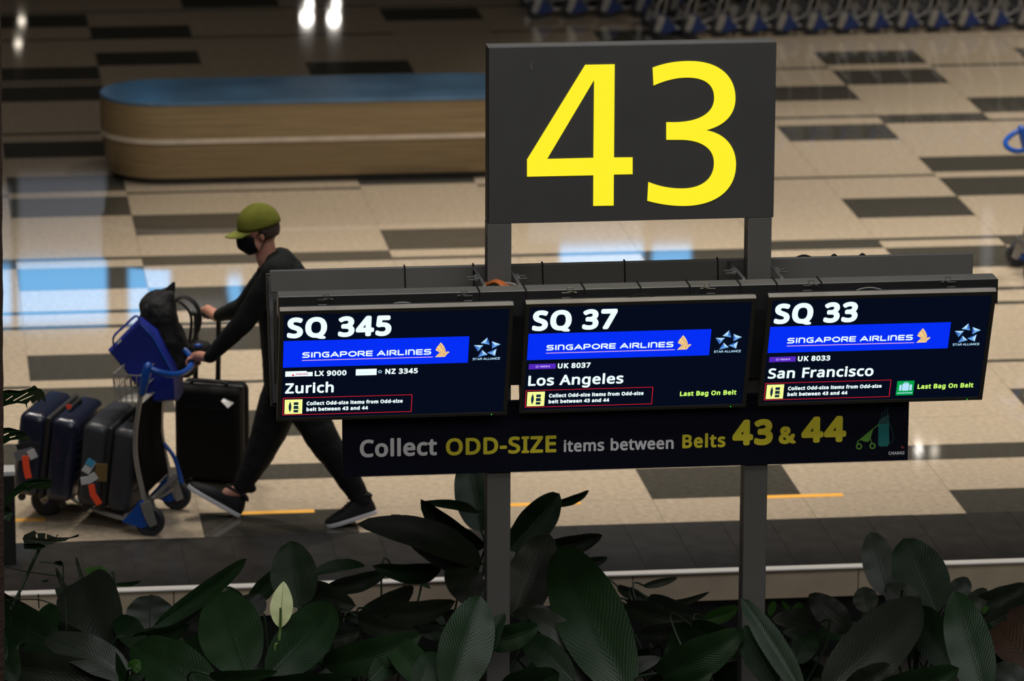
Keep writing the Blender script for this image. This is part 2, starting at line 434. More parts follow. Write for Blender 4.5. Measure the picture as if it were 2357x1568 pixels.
GL={'&':(587,['244 581 265 580 284 578 302 573 318 567 333 558 345 549 356 537 366 524 373 510 378 494 381 477 383 458 380 434 374 411 364 391 350 372 333 355 313 338 292 323 268 308 423 159 433 172 442 186 450 200 457 216 463 233 469 250 474 268 479 286 550 286 543 261 536 237 527 213 518 191 508 170 496 150 483 131 468 114 585 0 490 0 420 67 408 56 394 46 381 37 366 28 352 20 336 13 320 7 303 2 285 -3 265 -6 245 -7 223 -8 196 -7 171 -4 148 2 127 10 108 20 91 32 77 47 65 63 55 82 48 102 44 125 43 149 43 169 46 187 51 204 57 220 66 234 75 248 87 261 100 273 115 284 131 296 148 307 166 318 158 327 149 337 141 347 133 358 125 368 118 379 112 391 107 403 102 415 99 429 97 442 96 456 97 475 101 493 106 509 114 524 124 537 135 548 149 558 165 567 182 573 201 578 222 580', '209 273 195 265 182 257 170 248 159 239 150 231 141 221 134 211 128 201 123 190 119 178 117 165 116 152 118 131 124 112 133 95 146 81 162 69 181 61 202 56 225 55 250 56 273 59 294 64 314 71 331 80 347 90 362 100 375 111', '241 524 225 523 211 519 198 514 186 506 177 496 171 485 167 472 165 457 166 443 169 429 174 416 180 404 189 391 199 378 211 364 225 350 247 363 265 376 280 389 292 401 301 414 308 428 311 442 313 458 312 472 308 484 302 495 294 505 283 513 271 519 257 523']),
'-':(258,['32 184 32 246 226 246 226 184']),
'0':(459,['419 287 419 253 417 221 414 191 409 163 403 137 395 112 386 90 376 70 363 52 349 37 334 23 316 12 297 3 276 -3 253 -7 229 -8 198 -6 170 1 145 12 122 27 103 47 86 70 71 98 60 129 51 163 44 201 41 243 39 287 40 332 44 373 50 411 58 446 69 477 83 504 99 527 119 547 141 562 167 573 196 579 229 581 259 579 287 573 313 562 335 547 355 527 372 504 387 477 399 446 408 411 414 373 418 332', '110 287 111 249 113 215 116 184 121 156 128 132 137 111 147 93 159 78 173 67 190 59 208 54 229 52 249 54 268 59 284 67 298 78 310 92 320 110 329 131 336 156 341 184 345 215 347 249 348 287 347 325 345 359 341 390 336 417 329 442 320 463 310 481 298 495 284 507 268 515 249 520 229 521 208 520 190 515 173 507 159 495 147 481 137 463 128 442 121 417 116 390 113 359 111 325']),
'3':(459,['395 439 394 420 392 403 387 387 381 372 373 359 363 347 352 336 340 326 326 318 310 311 294 306 277 302 277 298 309 293 337 283 360 271 379 255 394 236 405 214 411 190 413 163 412 139 407 116 400 94 390 74 377 56 360 40 341 26 318 14 292 4 263 -3 230 -7 193 -8 171 -8 150 -6 130 -4 110 -1 91 3 72 8 54 15 36 23 36 89 54 81 74 73 93 67 114 61 135 57 155 54 175 52 194 51 230 53 260 59 285 68 305 81 320 98 331 117 337 139 339 164 338 182 335 197 329 211 320 223 310 233 297 242 282 249 265 255 246 260 226 263 203 265 179 265 123 265 123 326 180 326 202 326 223 329 242 333 259 339 274 347 286 356 298 366 307 377 314 390 319 404 322 418 323 434 321 454 316 471 307 486 295 498 280 508 262 516 242 520 219 521 204 521 190 520 176 518 164 515 151 512 140 508 128 504 117 498 107 493 96 487 85 480 75 473 39 521 55 533 73 544 93 554 115 563 139 571 163 576 190 579 218 581 260 578 296 571 327 558 352 540 371 519 384 495 393 468']),
'4':(459,['443 130 359 130 359 0 291 0 291 130 17 130 17 190 286 576 359 576 359 193 443 193', '291 374 291 384 291 394 291 403 291 412 292 420 292 429 292 437 293 444 294 474 295 500 292 500 288 493 285 485 280 476 276 468 271 459 266 451 262 444 257 438 86 193 291 193']),
'5':(459,['221 351 249 350 275 346 300 340 322 331 343 320 361 307 376 291 389 274 400 254 407 232 412 209 413 183 411 154 407 128 399 103 387 81 373 60 356 43 336 28 314 15 289 5 261 -2 231 -7 199 -8 177 -8 156 -6 136 -4 116 0 97 4 80 10 65 16 51 23 51 90 66 81 82 74 101 68 121 62 141 58 161 55 181 53 200 52 220 53 239 55 257 60 274 65 289 73 302 82 313 93 323 106 331 121 336 137 340 156 341 176 339 202 332 225 321 245 306 262 287 275 262 284 232 290 197 292 186 292 173 291 160 290 146 288 132 286 120 284 109 282 99 280 64 302 86 573 373 573 373 508 146 508 132 342 140 344 148 345 158 346 169 348 181 349 194 350 207 351']),
'7':(459,['109 0 344 508 35 508 35 573 419 573 419 518 187 0']),
'8':(459,['229 581 253 580 276 577 298 572 318 565 336 556 352 546 366 533 378 519 388 503 395 485 399 465 400 443 399 427 396 411 392 397 385 383 377 371 368 359 357 348 346 338 333 328 320 319 306 311 291 303 308 294 325 285 340 275 355 265 369 254 381 242 392 229 401 216 409 201 414 185 418 167 419 148 417 125 413 104 406 84 395 65 383 49 367 34 350 22 330 11 308 3 284 -3 258 -7 231 -8 201 -7 174 -3 149 2 126 10 106 21 89 33 74 47 61 63 52 81 45 101 41 122 39 146 40 165 43 183 49 199 56 214 65 228 75 241 86 253 99 264 113 274 128 283 143 291 158 299 144 307 131 316 119 326 107 336 96 346 87 358 78 370 71 383 65 396 61 411 59 427 58 444 59 465 63 485 70 503 80 518 92 533 107 545 123 556 141 565 161 572 182 577 205 580', '108 145 110 125 116 107 125 90 138 76 155 64 176 55 200 50 229 48 257 50 281 55 302 64 319 76 332 91 342 108 348 127 350 148 349 161 346 174 341 186 335 197 327 207 317 217 306 226 293 235 279 243 264 251 247 258 229 265 217 270 200 262 184 254 170 246 157 237 146 228 136 219 128 208 121 197 115 186 111 173 109 160', '228 524 207 522 188 518 170 512 155 502 143 491 134 476 128 460 127 441 128 427 130 414 135 402 141 391 148 382 157 373 167 365 179 357 191 350 204 344 218 337 232 330 245 337 258 343 270 350 282 357 292 364 302 373 310 382 317 392 323 402 327 414 330 427 330 441 329 460 323 476 315 491 302 502 287 512 270 518 250 522']),
'9':(459,['417 328 417 304 415 279 413 255 410 231 406 207 401 183 394 161 387 139 377 118 366 99 354 80 340 63 324 47 306 33 286 21 265 11 241 3 214 -3 185 -7 154 -8 146 -8 137 -8 127 -7 117 -6 107 -5 97 -4 89 -2 82 0 82 60 89 58 97 56 106 54 115 53 125 51 134 50 143 50 152 50 179 51 204 54 226 60 245 68 262 78 278 90 291 103 303 118 313 135 322 153 329 172 334 192 339 213 342 235 344 258 346 281 341 281 334 272 327 263 319 255 310 247 301 240 290 233 278 228 266 223 252 219 237 216 222 215 204 214 181 215 158 219 138 226 118 235 101 246 85 260 72 275 61 294 52 314 45 336 41 361 40 387 42 416 46 443 53 468 63 491 76 511 90 529 107 544 127 557 148 568 171 575 196 579 223 581 243 580 262 577 281 572 299 565 316 556 332 545 347 533 361 518 373 501 384 483 394 462 402 439 409 415 413 388 416 359', '223 521 199 519 178 513 159 503 142 488 128 470 118 447 112 420 110 388 112 362 117 339 125 318 137 301 152 287 171 277 193 271 220 269 238 270 256 273 272 278 286 285 300 293 311 303 321 313 330 325 337 337 342 349 345 362 346 374 345 387 344 400 341 413 338 426 334 439 328 451 322 463 315 474 307 484 298 493 288 501 277 508 265 514 252 518 238 520']),
'A':(513,['437 0 368 177 141 177 73 0 0 0 224 575 289 575 512 0', '282 415 274 438 271 446 269 455 266 464 263 473 261 481 259 489 257 495 255 500 247 468 244 460 242 452 240 445 238 438 230 415 165 241 346 241']),
'B':(521,['241 573 292 571 336 565 373 555 404 541 428 522 445 497 455 467 459 431 458 414 456 399 452 384 446 371 439 358 431 347 421 337 409 328 396 320 382 313 367 308 350 304 350 300 367 297 384 292 400 286 415 279 429 271 441 261 452 249 461 236 468 221 474 203 477 184 478 163 476 138 472 115 464 93 454 74 441 57 425 42 406 29 385 19 362 11 337 5 309 1 279 0 78 0 78 573', '256 329 290 330 318 335 340 342 357 352 369 366 377 382 382 401 384 423 382 445 376 463 365 478 351 490 332 499 308 506 279 510 245 511 150 511 150 329', '150 269 150 61 265 61 301 63 330 68 354 78 371 91 384 107 394 125 399 145 401 168 400 183 398 197 394 210 388 221 380 232 370 241 358 249 344 256 327 262 307 266 285 268 260 269']),
'C':(507,['323 517 301 516 280 513 260 508 241 502 223 493 206 482 192 470 178 456 166 440 155 423 146 404 139 383 133 361 129 337 126 312 125 286 126 252 131 220 138 191 147 164 160 139 175 117 192 99 213 83 236 71 262 62 291 57 322 55 341 56 359 57 377 59 394 62 410 65 427 69 443 73 460 78 460 15 443 10 427 5 410 1 393 -2 375 -5 356 -7 335 -8 312 -8 270 -6 232 1 197 12 166 28 139 48 115 72 95 99 78 131 65 165 56 203 51 244 49 287 50 319 53 349 59 378 67 406 77 432 89 456 103 478 120 499 138 517 159 534 181 548 206 559 233 569 261 575 292 579 324 581 346 580 367 578 388 576 409 572 429 567 448 561 465 554 482 547 453 486 439 492 425 497 410 503 394 508 378 512 360 515 342 517']),
'D':(585,['536 292 534 246 528 203 516 165 501 131 481 100 457 74 430 51 399 33 364 18 325 8 283 2 237 0 78 0 78 573 254 573 296 571 335 565 371 555 404 540 434 523 460 501 483 475 502 446 517 413 528 377 534 336', '460 289 459 326 454 359 446 388 435 415 421 437 404 457 384 474 361 487 336 498 308 505 277 509 244 511 150 511 150 62 228 62 282 65 329 76 369 94 402 119 428 151 446 190 457 236']),
'E':(446,['398 0 78 0 78 573 398 573 398 509 150 509 150 330 383 330 383 268 150 268 150 63 398 63']),
'F':(416,['150 0 78 0 78 573 398 573 398 509 150 509 150 306 383 306 383 243 150 243']),
'G':(584,['326 302 524 302 524 22 501 15 478 8 454 3 431 -1 406 -4 380 -6 352 -8 323 -8 280 -6 241 1 205 12 173 28 145 47 120 71 98 98 81 130 67 164 57 202 51 243 49 286 51 330 58 370 69 407 84 442 104 473 127 500 154 524 186 544 220 560 259 571 300 578 346 581 369 580 392 578 415 576 437 572 458 567 478 561 498 554 516 547 489 484 473 491 457 497 439 503 421 508 401 512 382 515 362 517 342 517 309 515 278 510 250 501 225 489 202 474 181 455 164 434 150 409 139 382 131 353 126 321 124 286 126 253 130 222 137 193 146 166 159 141 175 119 194 100 216 84 241 71 270 62 303 56 340 55 358 55 375 56 390 57 404 59 417 61 429 63 441 65 452 68 452 238 326 238']),
'H':(594,['516 0 443 0 443 267 150 267 150 0 78 0 78 573 150 573 150 330 443 330 443 573 516 573']),
'I':(272,['239 0 32 0 32 42 99 57 99 515 32 531 32 573 239 573 239 531 172 515 172 57 239 42']),
'K':(496,['496 0 411 0 209 273 150 222 150 0 78 0 78 573 150 573 150 290 162 304 174 318 186 331 199 345 249 399 403 573 488 573 261 323']),
'L':(420,['78 0 78 573 150 573 150 64 400 64 400 0']),
'N':(610,['532 0 447 0 141 476 138 476 139 466 139 455 140 444 141 432 143 378 144 364 144 349 144 335 144 320 144 0 78 0 78 573 161 573 467 99 470 99 468 137 466 193 465 208 465 223 464 236 464 249 464 573 532 573']),
'O':(626,['577 287 576 255 573 224 568 194 561 166 551 140 540 116 526 94 510 73 493 54 473 38 451 24 428 13 402 4 375 -3 345 -7 314 -8 281 -7 251 -3 222 4 196 13 173 25 151 39 131 55 114 73 98 94 85 116 74 141 65 167 58 195 53 224 50 255 49 288 51 331 56 370 65 408 78 442 94 473 114 500 138 524 166 545 197 561 232 572 271 579 314 581 356 579 393 572 428 561 459 545 486 525 510 501 530 473 547 442 560 408 570 370 576 330', '125 287 126 252 130 220 136 190 145 163 157 138 171 117 188 98 207 83 230 70 255 62 283 56 314 55 345 56 373 62 398 70 420 83 439 98 456 117 470 138 481 163 490 190 496 220 500 252 501 287 498 338 490 384 476 423 456 457 431 484 398 503 360 514 314 518 283 516 255 511 230 502 207 490 188 475 171 457 157 435 145 411 136 384 130 354 126 322']),
'Q':(626,['577 287 576 253 573 221 567 190 559 160 548 133 535 108 520 85 503 64 483 46 461 30 437 17 411 6 548 -136 444 -136 334 -7 324 -8 314 -8 281 -7 251 -3 222 4 196 13 173 25 151 39 131 55 114 73 98 94 85 116 74 141 65 167 58 195 53 224 50 255 49 288 51 331 56 370 65 408 78 442 94 473 114 500 138 524 166 545 197 561 232 572 271 579 314 581 356 579 393 572 428 561 459 545 486 525 510 501 530 473 547 442 560 408 570 370 576 330', '125 287 126 252 130 220 136 190 145 163 157 138 171 117 188 98 207 83 230 70 255 62 283 56 314 55 345 56 373 62 398 70 420 83 439 98 456 117 470 138 481 163 490 190 496 220 500 252 501 287 498 338 490 384 476 423 456 457 431 484 398 503 360 514 314 518 283 516 255 511 230 502 207 490 188 475 171 457 157 435 145 411 136 384 130 354 126 322']),
'R':(499,['236 573 270 571 301 568 329 562 353 555 375 544 393 532 409 517 422 500 432 481 439 460 443 436 444 410 443 388 440 368 435 350 427 334 418 319 408 306 397 295 385 285 371 277 358 269 344 262 330 257 487 0 403 0 264 237 150 237 150 0 78 0 78 573', '232 510 150 510 150 298 236 298 268 299 296 304 319 313 338 325 352 341 362 359 368 381 370 407 369 424 366 440 361 455 355 467 346 477 336 486 324 494 310 500 293 504 275 507 254 509']),
'S':(440,['403 153 401 128 396 106 389 85 378 66 364 49 348 35 328 22 307 11 283 3 257 -3 228 -7 198 -8 182 -8 167 -7 152 -6 137 -5 122 -3 109 -1 96 2 83 4 72 8 61 11 50 15 41 19 41 88 56 82 73 76 92 70 113 65 134 60 156 57 179 55 201 55 222 55 240 57 257 61 273 66 286 72 298 79 308 88 316 98 322 109 327 120 329 133 330 147 330 160 327 173 324 184 318 194 311 204 302 213 291 221 277 230 261 238 242 247 220 255 196 265 178 272 161 279 146 286 131 294 118 302 106 311 95 320 85 330 76 340 69 351 63 363 57 375 53 389 50 403 49 418 48 435 50 457 54 477 61 496 71 513 84 528 99 542 116 553 136 563 157 571 180 576 205 579 231 581 254 580 276 578 297 576 318 572 337 567 355 562 372 555 389 549 366 487 351 493 336 499 319 504 302 508 284 512 266 515 248 517 229 517 212 517 196 515 182 511 169 507 158 501 148 494 140 486 133 478 128 468 124 457 122 446 121 434 122 420 124 407 128 396 133 386 140 376 149 367 160 359 172 351 187 343 204 335 224 327 246 318 270 309 293 299 313 289 332 279 348 268 362 255 374 242 385 228 392 212 398 194 401 175']),
'T':(446,['259 0 187 0 187 509 8 509 8 573 437 573 437 509 259 509']),
'U':(586,['513 202 512 173 507 146 500 120 489 95 476 72 459 52 439 35 416 20 389 8 360 -1 327 -6 290 -8 240 -4 196 7 159 25 128 50 104 82 86 118 76 158 72 204 72 573 144 573 144 201 147 168 154 139 165 114 182 93 203 76 228 64 259 57 294 55 319 56 342 59 361 65 379 73 394 84 407 96 418 110 427 126 433 143 438 161 441 181 442 202 442 573 513 573']),
'W':(746,['735 573 583 0 510 0 399 375 389 410 380 443 373 471 370 488 367 471 366 465 364 458 363 451 361 443 352 409 350 400 348 391 345 382 342 373 234 0 161 0 10 573 85 573 174 223 176 214 179 205 181 195 183 186 190 151 192 143 194 134 195 126 196 118 201 87 206 119 208 128 210 137 211 145 213 154 215 163 218 173 220 182 222 191 232 227 333 573 407 573 512 225 515 215 518 206 520 197 523 187 525 178 527 169 530 160 532 151 534 142 535 133 537 125 538 117 544 87 545 97 547 107 548 118 550 129 552 140 555 151 557 163 560 175 563 187 566 199 569 211 572 224 660 573']),
'X':(470,['467 0 385 0 233 249 79 0 3 0 193 298 15 573 95 573 236 348 377 573 453 573 276 300']),
'Z':(459,['427 0 30 0 30 55 332 508 40 508 40 573 419 573 419 518 118 64 427 64']),
'a':(450,['231 437 268 435 299 428 326 418 347 403 364 383 376 358 383 328 385 293 385 0 334 0 320 61 317 61 307 50 298 40 288 30 279 22 268 15 258 9 246 3 234 -1 220 -4 206 -6 190 -8 172 -8 154 -7 136 -5 119 0 103 6 88 13 75 23 64 34 55 48 47 63 41 80 38 99 37 119 40 150 50 176 65 199 87 219 116 234 152 245 194 253 243 257 316 259 316 285 315 309 310 330 303 347 293 359 280 368 265 375 247 379 227 380 210 379 194 378 178 374 163 370 148 365 133 359 119 353 106 347 84 400 99 408 115 414 132 421 151 426 170 431 190 434 210 436', '252 208 215 205 184 200 159 192 141 182 127 170 118 155 112 138 110 119 111 102 115 87 122 75 132 66 144 58 157 53 172 50 188 49 215 51 238 56 260 66 279 79 295 96 306 117 313 142 315 172 315 210']),
'b':(493,['139 461 139 448 138 435 138 422 138 410 137 399 136 389 136 380 135 373 139 373 149 386 161 398 174 409 189 419 206 427 226 432 248 436 272 437 310 434 344 423 374 406 401 381 422 350 437 312 446 267 449 215 448 180 444 147 437 118 427 91 415 68 400 48 384 31 365 17 344 6 322 -2 298 -6 272 -8 248 -7 226 -3 206 2 189 10 174 20 161 31 149 42 139 55 133 55 119 0 68 0 68 609 139 609', '260 379 238 377 219 374 202 369 188 361 175 351 165 339 157 325 150 308 145 289 142 268 139 244 139 217 139 214 140 177 145 144 153 116 165 93 181 74 202 61 229 53 261 51 288 53 312 61 332 74 348 93 360 117 369 145 374 178 376 216 374 254 369 287 360 315 348 338 331 356 311 368 288 376']),
'c':(385,['241 -8 213 -7 187 -2 162 5 139 15 118 28 99 45 83 65 69 87 58 114 50 143 46 176 44 213 46 250 51 284 59 315 71 342 85 365 102 385 121 401 142 415 166 425 191 432 217 436 245 438 262 437 278 436 293 434 309 431 323 427 336 424 348 419 358 415 337 356 327 360 316 363 304 366 292 370 279 372 267 374 255 376 244 376 223 375 204 371 187 366 172 358 159 347 148 335 138 320 131 303 125 284 120 263 118 239 117 213 118 189 120 166 125 145 131 126 138 109 148 94 159 82 172 71 186 63 202 58 220 54 240 53 257 53 273 55 288 57 302 60 315 64 328 68 340 73 351 78 351 15 340 10 328 5 316 1 304 -2 290 -5 275 -7 258 -8']),
'd':(493,['221 -8 182 -5 148 6 118 23 92 48 71 79 56 117 47 162 44 214 47 266 56 311 71 350 93 381 119 406 149 424 183 434 221 438 238 437 253 436 267 433 280 429 292 425 303 420 314 413 323 407 332 399 340 391 348 383 354 374 359 374 356 405 356 415 355 424 355 431 354 438 354 609 425 609 425 0 368 0 358 58 354 58 348 49 340 40 332 32 323 24 314 17 303 11 292 6 279 1 266 -3 252 -6 237 -7', '232 51 263 53 290 60 311 71 328 88 340 109 348 135 354 165 355 200 355 213 354 251 349 284 340 313 329 336 313 355 291 369 264 377 231 379 204 376 181 368 162 354 146 334 133 309 124 281 119 249 117 213 119 176 124 144 133 116 146 93 162 74 181 61 205 53']),
'e':(452,['234 438 261 436 286 432 308 424 329 414 348 401 364 385 378 367 390 346 399 323 406 299 410 272 411 244 411 201 117 201 120 167 127 137 139 111 154 90 174 74 197 62 224 55 254 52 274 53 293 54 310 56 327 60 343 64 359 69 375 75 392 82 392 20 376 13 359 8 343 3 327 -1 310 -4 292 -6 272 -8 251 -8 221 -6 194 -2 167 6 143 17 121 31 101 48 85 68 70 91 59 117 51 146 46 177 44 212 46 246 50 277 57 306 68 333 81 357 96 378 114 395 134 411 157 423 181 431 207 436', '233 380 209 378 188 372 170 362 154 348 140 330 130 309 123 285 119 257 338 257 337 275 335 292 331 307 326 322 320 334 312 346 303 356 292 364 280 371 266 376 251 379']),
'f':(276,['266 375 158 375 158 0 87 0 87 375 12 375 12 408 87 432 87 457 88 483 92 507 97 528 104 547 113 563 124 577 137 588 152 597 168 604 186 609 206 612 227 613 239 613 252 612 263 611 274 609 284 607 294 604 302 602 310 599 292 544 285 546 278 548 270 550 262 552 254 553 245 555 237 555 228 556 211 554 197 550 185 542 175 532 168 519 162 502 159 481 158 458 158 430 266 430']),
'g':(493,['221 438 241 437 261 434 280 429 297 422 314 413 329 402 343 388 355 373 359 373 369 430 425 430 425 -7 424 -36 420 -63 413 -88 404 -109 392 -129 378 -146 361 -160 341 -172 318 -181 293 -187 264 -191 233 -192 210 -192 188 -191 167 -189 147 -186 128 -182 110 -177 94 -172 78 -165 78 -100 94 -108 111 -114 129 -120 149 -125 170 -129 191 -132 214 -133 237 -134 263 -132 286 -126 306 -116 324 -101 337 -84 347 -63 353 -39 355 -13 355 4 355 9 355 16 356 23 356 32 356 40 357 47 357 53 358 57 354 57 343 42 329 28 315 17 299 8 281 1 263 -4 243 -7 221 -8 182 -4 147 7 117 25 91 51 70 83 56 121 47 164 44 214 47 263 56 306 70 344 91 377 117 404 147 423 181 434', '230 379 213 377 197 374 182 368 169 359 157 349 147 336 138 320 130 303 125 284 120 262 118 239 117 213 119 176 124 143 134 115 146 92 163 73 182 60 205 52 232 50 248 50 262 52 276 54 288 58 299 63 309 69 318 76 326 85 334 94 340 105 345 117 349 131 352 145 354 161 356 179 356 197 356 214 355 242 353 267 349 289 343 309 335 326 326 340 315 352 302 362 287 369 270 374 251 377']),
'h':(496,['139 431 139 423 138 415 138 407 138 399 137 392 136 384 136 377 135 370 140 370 147 381 155 391 164 400 174 407 185 414 196 420 208 425 221 429 233 433 247 435 260 437 273 437 298 436 321 433 342 428 360 421 377 411 391 400 403 386 413 370 421 351 426 330 430 306 431 280 431 0 361 0 361 275 359 299 355 321 348 338 338 353 324 364 308 372 288 377 265 379 242 377 222 374 204 368 189 360 177 350 166 338 157 324 150 308 145 289 142 269 139 246 139 222 139 0 68 0 68 609 139 609']),
'i':(207,['139 430 139 0 68 0 68 430', '104 591 112 590 119 588 126 585 133 580 138 574 142 566 144 557 145 546 144 536 142 526 138 519 133 512 126 508 119 504 112 502 104 501 96 502 88 504 81 508 75 512 69 519 66 526 63 536 63 546 63 557 66 566 69 574 75 580 81 585 88 588 96 590']),
'l':(207,['139 0 68 0 68 609 139 609']),
'm':(750,['540 438 574 436 603 429 628 417 649 401 665 379 676 352 683 319 685 280 685 0 615 0 615 277 614 300 610 321 603 338 594 353 582 364 567 372 549 377 528 379 499 376 474 369 454 358 438 342 426 322 418 298 413 270 411 237 411 0 342 0 342 277 341 293 339 308 336 321 332 333 327 344 320 353 312 361 303 367 293 372 281 376 268 378 253 379 233 377 215 374 199 368 185 360 174 350 164 338 156 324 150 308 145 290 141 269 139 247 139 223 139 0 68 0 68 430 125 430 136 371 140 371 147 382 155 392 163 401 173 409 183 416 194 422 205 427 217 431 229 434 241 436 254 437 266 438 290 437 312 433 332 428 349 420 365 410 378 398 389 383 398 366 402 366 414 383 427 398 443 410 461 420 480 428 499 433 519 437']),
'n':(496,['275 438 311 436 343 429 369 417 391 401 409 379 421 352 428 319 431 280 431 0 361 0 361 275 359 299 355 321 348 338 338 353 324 364 308 372 288 377 265 379 232 376 204 368 182 356 166 338 154 316 146 289 140 258 139 223 139 0 68 0 68 430 125 430 136 371 140 371 147 382 156 392 165 401 175 409 186 416 198 422 210 427 222 431 235 434 248 436 262 437']),
'o':(485,['442 216 441 190 438 165 434 142 428 121 420 101 411 82 400 66 388 51 374 37 359 25 342 15 324 7 305 0 285 -4 264 -7 241 -8 221 -7 200 -4 181 0 163 7 145 15 129 25 114 37 100 51 88 66 77 82 67 101 59 121 52 142 48 165 45 190 44 216 46 250 50 282 58 310 68 336 81 360 97 380 116 397 137 412 161 423 186 431 214 436 244 438 272 436 299 431 324 423 347 412 368 397 387 380 403 360 417 336 428 310 436 282 440 250', '117 216 118 191 120 169 125 147 130 128 138 110 147 95 159 82 172 71 187 62 203 56 222 52 243 51 264 52 282 56 299 62 314 71 327 82 339 95 348 110 356 128 361 147 366 169 368 191 369 216 368 240 365 263 361 284 355 303 348 320 338 335 327 348 314 359 299 367 282 374 263 377 242 379 212 376 185 368 164 354 147 335 134 311 124 284 119 252']),
'p':(493,['273 438 310 434 344 424 374 407 401 383 422 351 437 313 446 268 449 216 448 181 444 148 437 119 427 93 415 69 401 49 384 31 365 17 345 6 322 -2 298 -6 272 -8 256 -7 241 -6 227 -3 213 1 201 6 190 11 179 17 170 24 161 31 153 38 145 46 139 55 134 55 135 47 136 39 136 30 137 20 138 10 138 1 139 -8 139 -16 139 -192 68 -192 68 430 126 430 136 371 139 371 145 380 153 389 161 397 170 405 179 412 189 419 201 424 213 429 226 433 240 436 256 437', '260 379 239 377 221 374 204 369 190 362 178 353 167 342 158 328 152 313 146 295 142 275 140 254 139 229 139 216 139 190 142 167 145 145 150 126 157 109 165 93 176 80 188 70 203 61 220 55 239 52 261 51 280 52 297 56 312 63 326 72 338 84 348 98 357 113 364 131 369 150 373 171 375 193 376 217 374 252 369 283 360 310 348 334 331 354 311 367 288 376']),
'r':(331,['269 438 275 438 281 438 288 437 295 437 301 436 308 435 314 434 319 433 310 368 305 369 299 370 294 371 287 372 281 373 275 373 270 374 264 374 252 373 240 371 228 368 217 363 206 358 195 351 186 343 176 334 168 324 161 313 154 301 149 289 144 275 141 261 139 245 139 229 139 0 68 0 68 430 126 430 134 351 137 351 144 363 152 374 161 385 170 395 180 404 191 413 202 420 214 426 227 431 240 435 254 437']),
's':(384,['348 119 347 99 343 80 336 64 327 49 316 36 302 24 286 14 268 6 248 0 226 -4 202 -7 176 -8 155 -8 135 -6 116 -4 99 -1 83 3 68 8 55 13 42 19 42 83 55 77 70 71 86 65 104 60 122 55 141 52 159 50 178 49 203 50 224 53 242 59 256 66 266 76 274 86 278 99 280 112 279 120 278 128 275 135 271 141 266 148 259 154 250 160 239 167 227 173 212 180 194 188 174 196 154 204 135 212 118 220 103 228 89 236 76 245 66 255 57 266 50 278 45 292 42 307 41 324 44 350 52 372 66 392 85 408 109 421 137 430 168 436 202 438 221 437 240 436 258 434 275 430 292 426 308 421 324 415 339 409 315 353 301 358 287 363 273 368 258 372 243 376 228 378 213 380 197 380 177 379 159 377 144 372 131 366 121 358 114 350 110 339 108 328 109 319 111 312 114 304 119 298 125 292 133 286 142 280 154 274 167 268 182 261 199 254 219 246 239 239 257 231 274 223 289 215 302 206 314 197 324 187 333 176 339 164 344 150 347 135']),
't':(290,['212 50 220 50 228 50 236 51 245 53 253 54 260 55 266 57 272 59 272 5 266 2 258 0 250 -2 240 -4 229 -6 219 -7 209 -8 200 -8 183 -7 167 -5 152 -1 138 4 124 11 112 20 101 31 91 44 84 60 78 79 75 100 74 125 74 375 13 375 13 409 75 437 103 528 144 528 144 430 269 430 269 375 144 375 144 127 146 108 149 93 155 79 163 69 173 60 185 54 198 51']),
'u':(496,['427 430 427 0 370 0 359 57 356 57 349 46 340 36 331 28 321 20 310 13 298 8 286 3 273 -1 260 -4 247 -6 234 -8 220 -8 195 -7 173 -4 152 1 134 8 117 18 103 29 91 43 81 59 73 78 68 99 64 122 63 148 63 430 135 430 135 153 136 129 141 108 148 91 158 76 171 65 188 57 207 52 230 51 253 52 273 55 291 61 306 69 319 79 330 91 338 105 345 121 350 140 354 160 356 182 357 206 357 430']),
'v':(407,['163 0 0 430 75 430 167 176 170 167 173 158 177 148 180 137 184 126 187 116 190 106 193 96 196 86 198 78 200 70 201 63 204 63 206 70 208 78 211 87 214 96 217 106 220 117 224 127 227 138 241 176 332 430 407 430 244 0']),
'w':(630,['346 243 336 276 334 284 331 292 329 300 328 308 321 335 319 341 318 347 317 352 316 357 313 357 308 335 302 307 300 299 298 292 296 284 294 275 292 267 289 259 287 251 284 242 207 1 127 1 9 431 82 431 141 201 144 190 147 178 150 166 153 154 156 143 158 131 161 120 163 109 165 99 167 90 168 81 169 73 172 73 178 97 185 128 187 136 189 144 191 152 193 160 195 167 197 175 199 182 201 188 277 431 354 431 428 188 440 149 443 139 446 129 448 119 451 109 453 99 455 90 456 82 457 74 460 74 461 81 463 89 464 98 466 108 469 118 471 129 474 141 477 153 480 165 483 177 486 189 489 201 549 431 621 431 502 1 419 1']),
'z':(377,['346 0 31 0 31 47 262 375 45 375 45 430 340 430 340 377 112 55 346 55']),
}

# ================================================================ the hall
TX0, TP = -2.618, 0.8372          # tile columns: first joint, pitch
b = MB(); b.box((-14, 2.9, -0.20), (18, 40, -0.006))
floor = struct(b.build('floor', 'joint', smooth=False))
b = MB(); b.box((-14, 40, -0.7), (18, 40.3, 12)); wall_back = struct(b.build('wall_back', 'wall_paint', smooth=False))
b = MB(); b.box((-14.3, -24, -0.7), (-14, 40.3, 12)); struct(b.build('wall_left', 'wall_paint', smooth=False))
b = MB(); b.box((18, -24, -0.7), (18.3, 40.3, 12)); struct(b.build('wall_right', 'wall_paint', smooth=False))
b = MB(); b.box((-14, -24.3, -0.7), (18, -24, 12)); struct(b.build('wall_front', 'wall_paint', smooth=False))
b = MB(); b.box((-14.3, -24.3, 12), (18.3, 40.3, 12.2)); struct(b.build('ceiling', 'ceiling_paint', smooth=False))
b = MB(); b.box((-9.5, 4.68, 7.8), (13.5, 4.72, 12.0)); struct(b.build('added_baffle', 'ceiling_paint', smooth=False))   # added unseen baffle that stops the line light at the planter edge
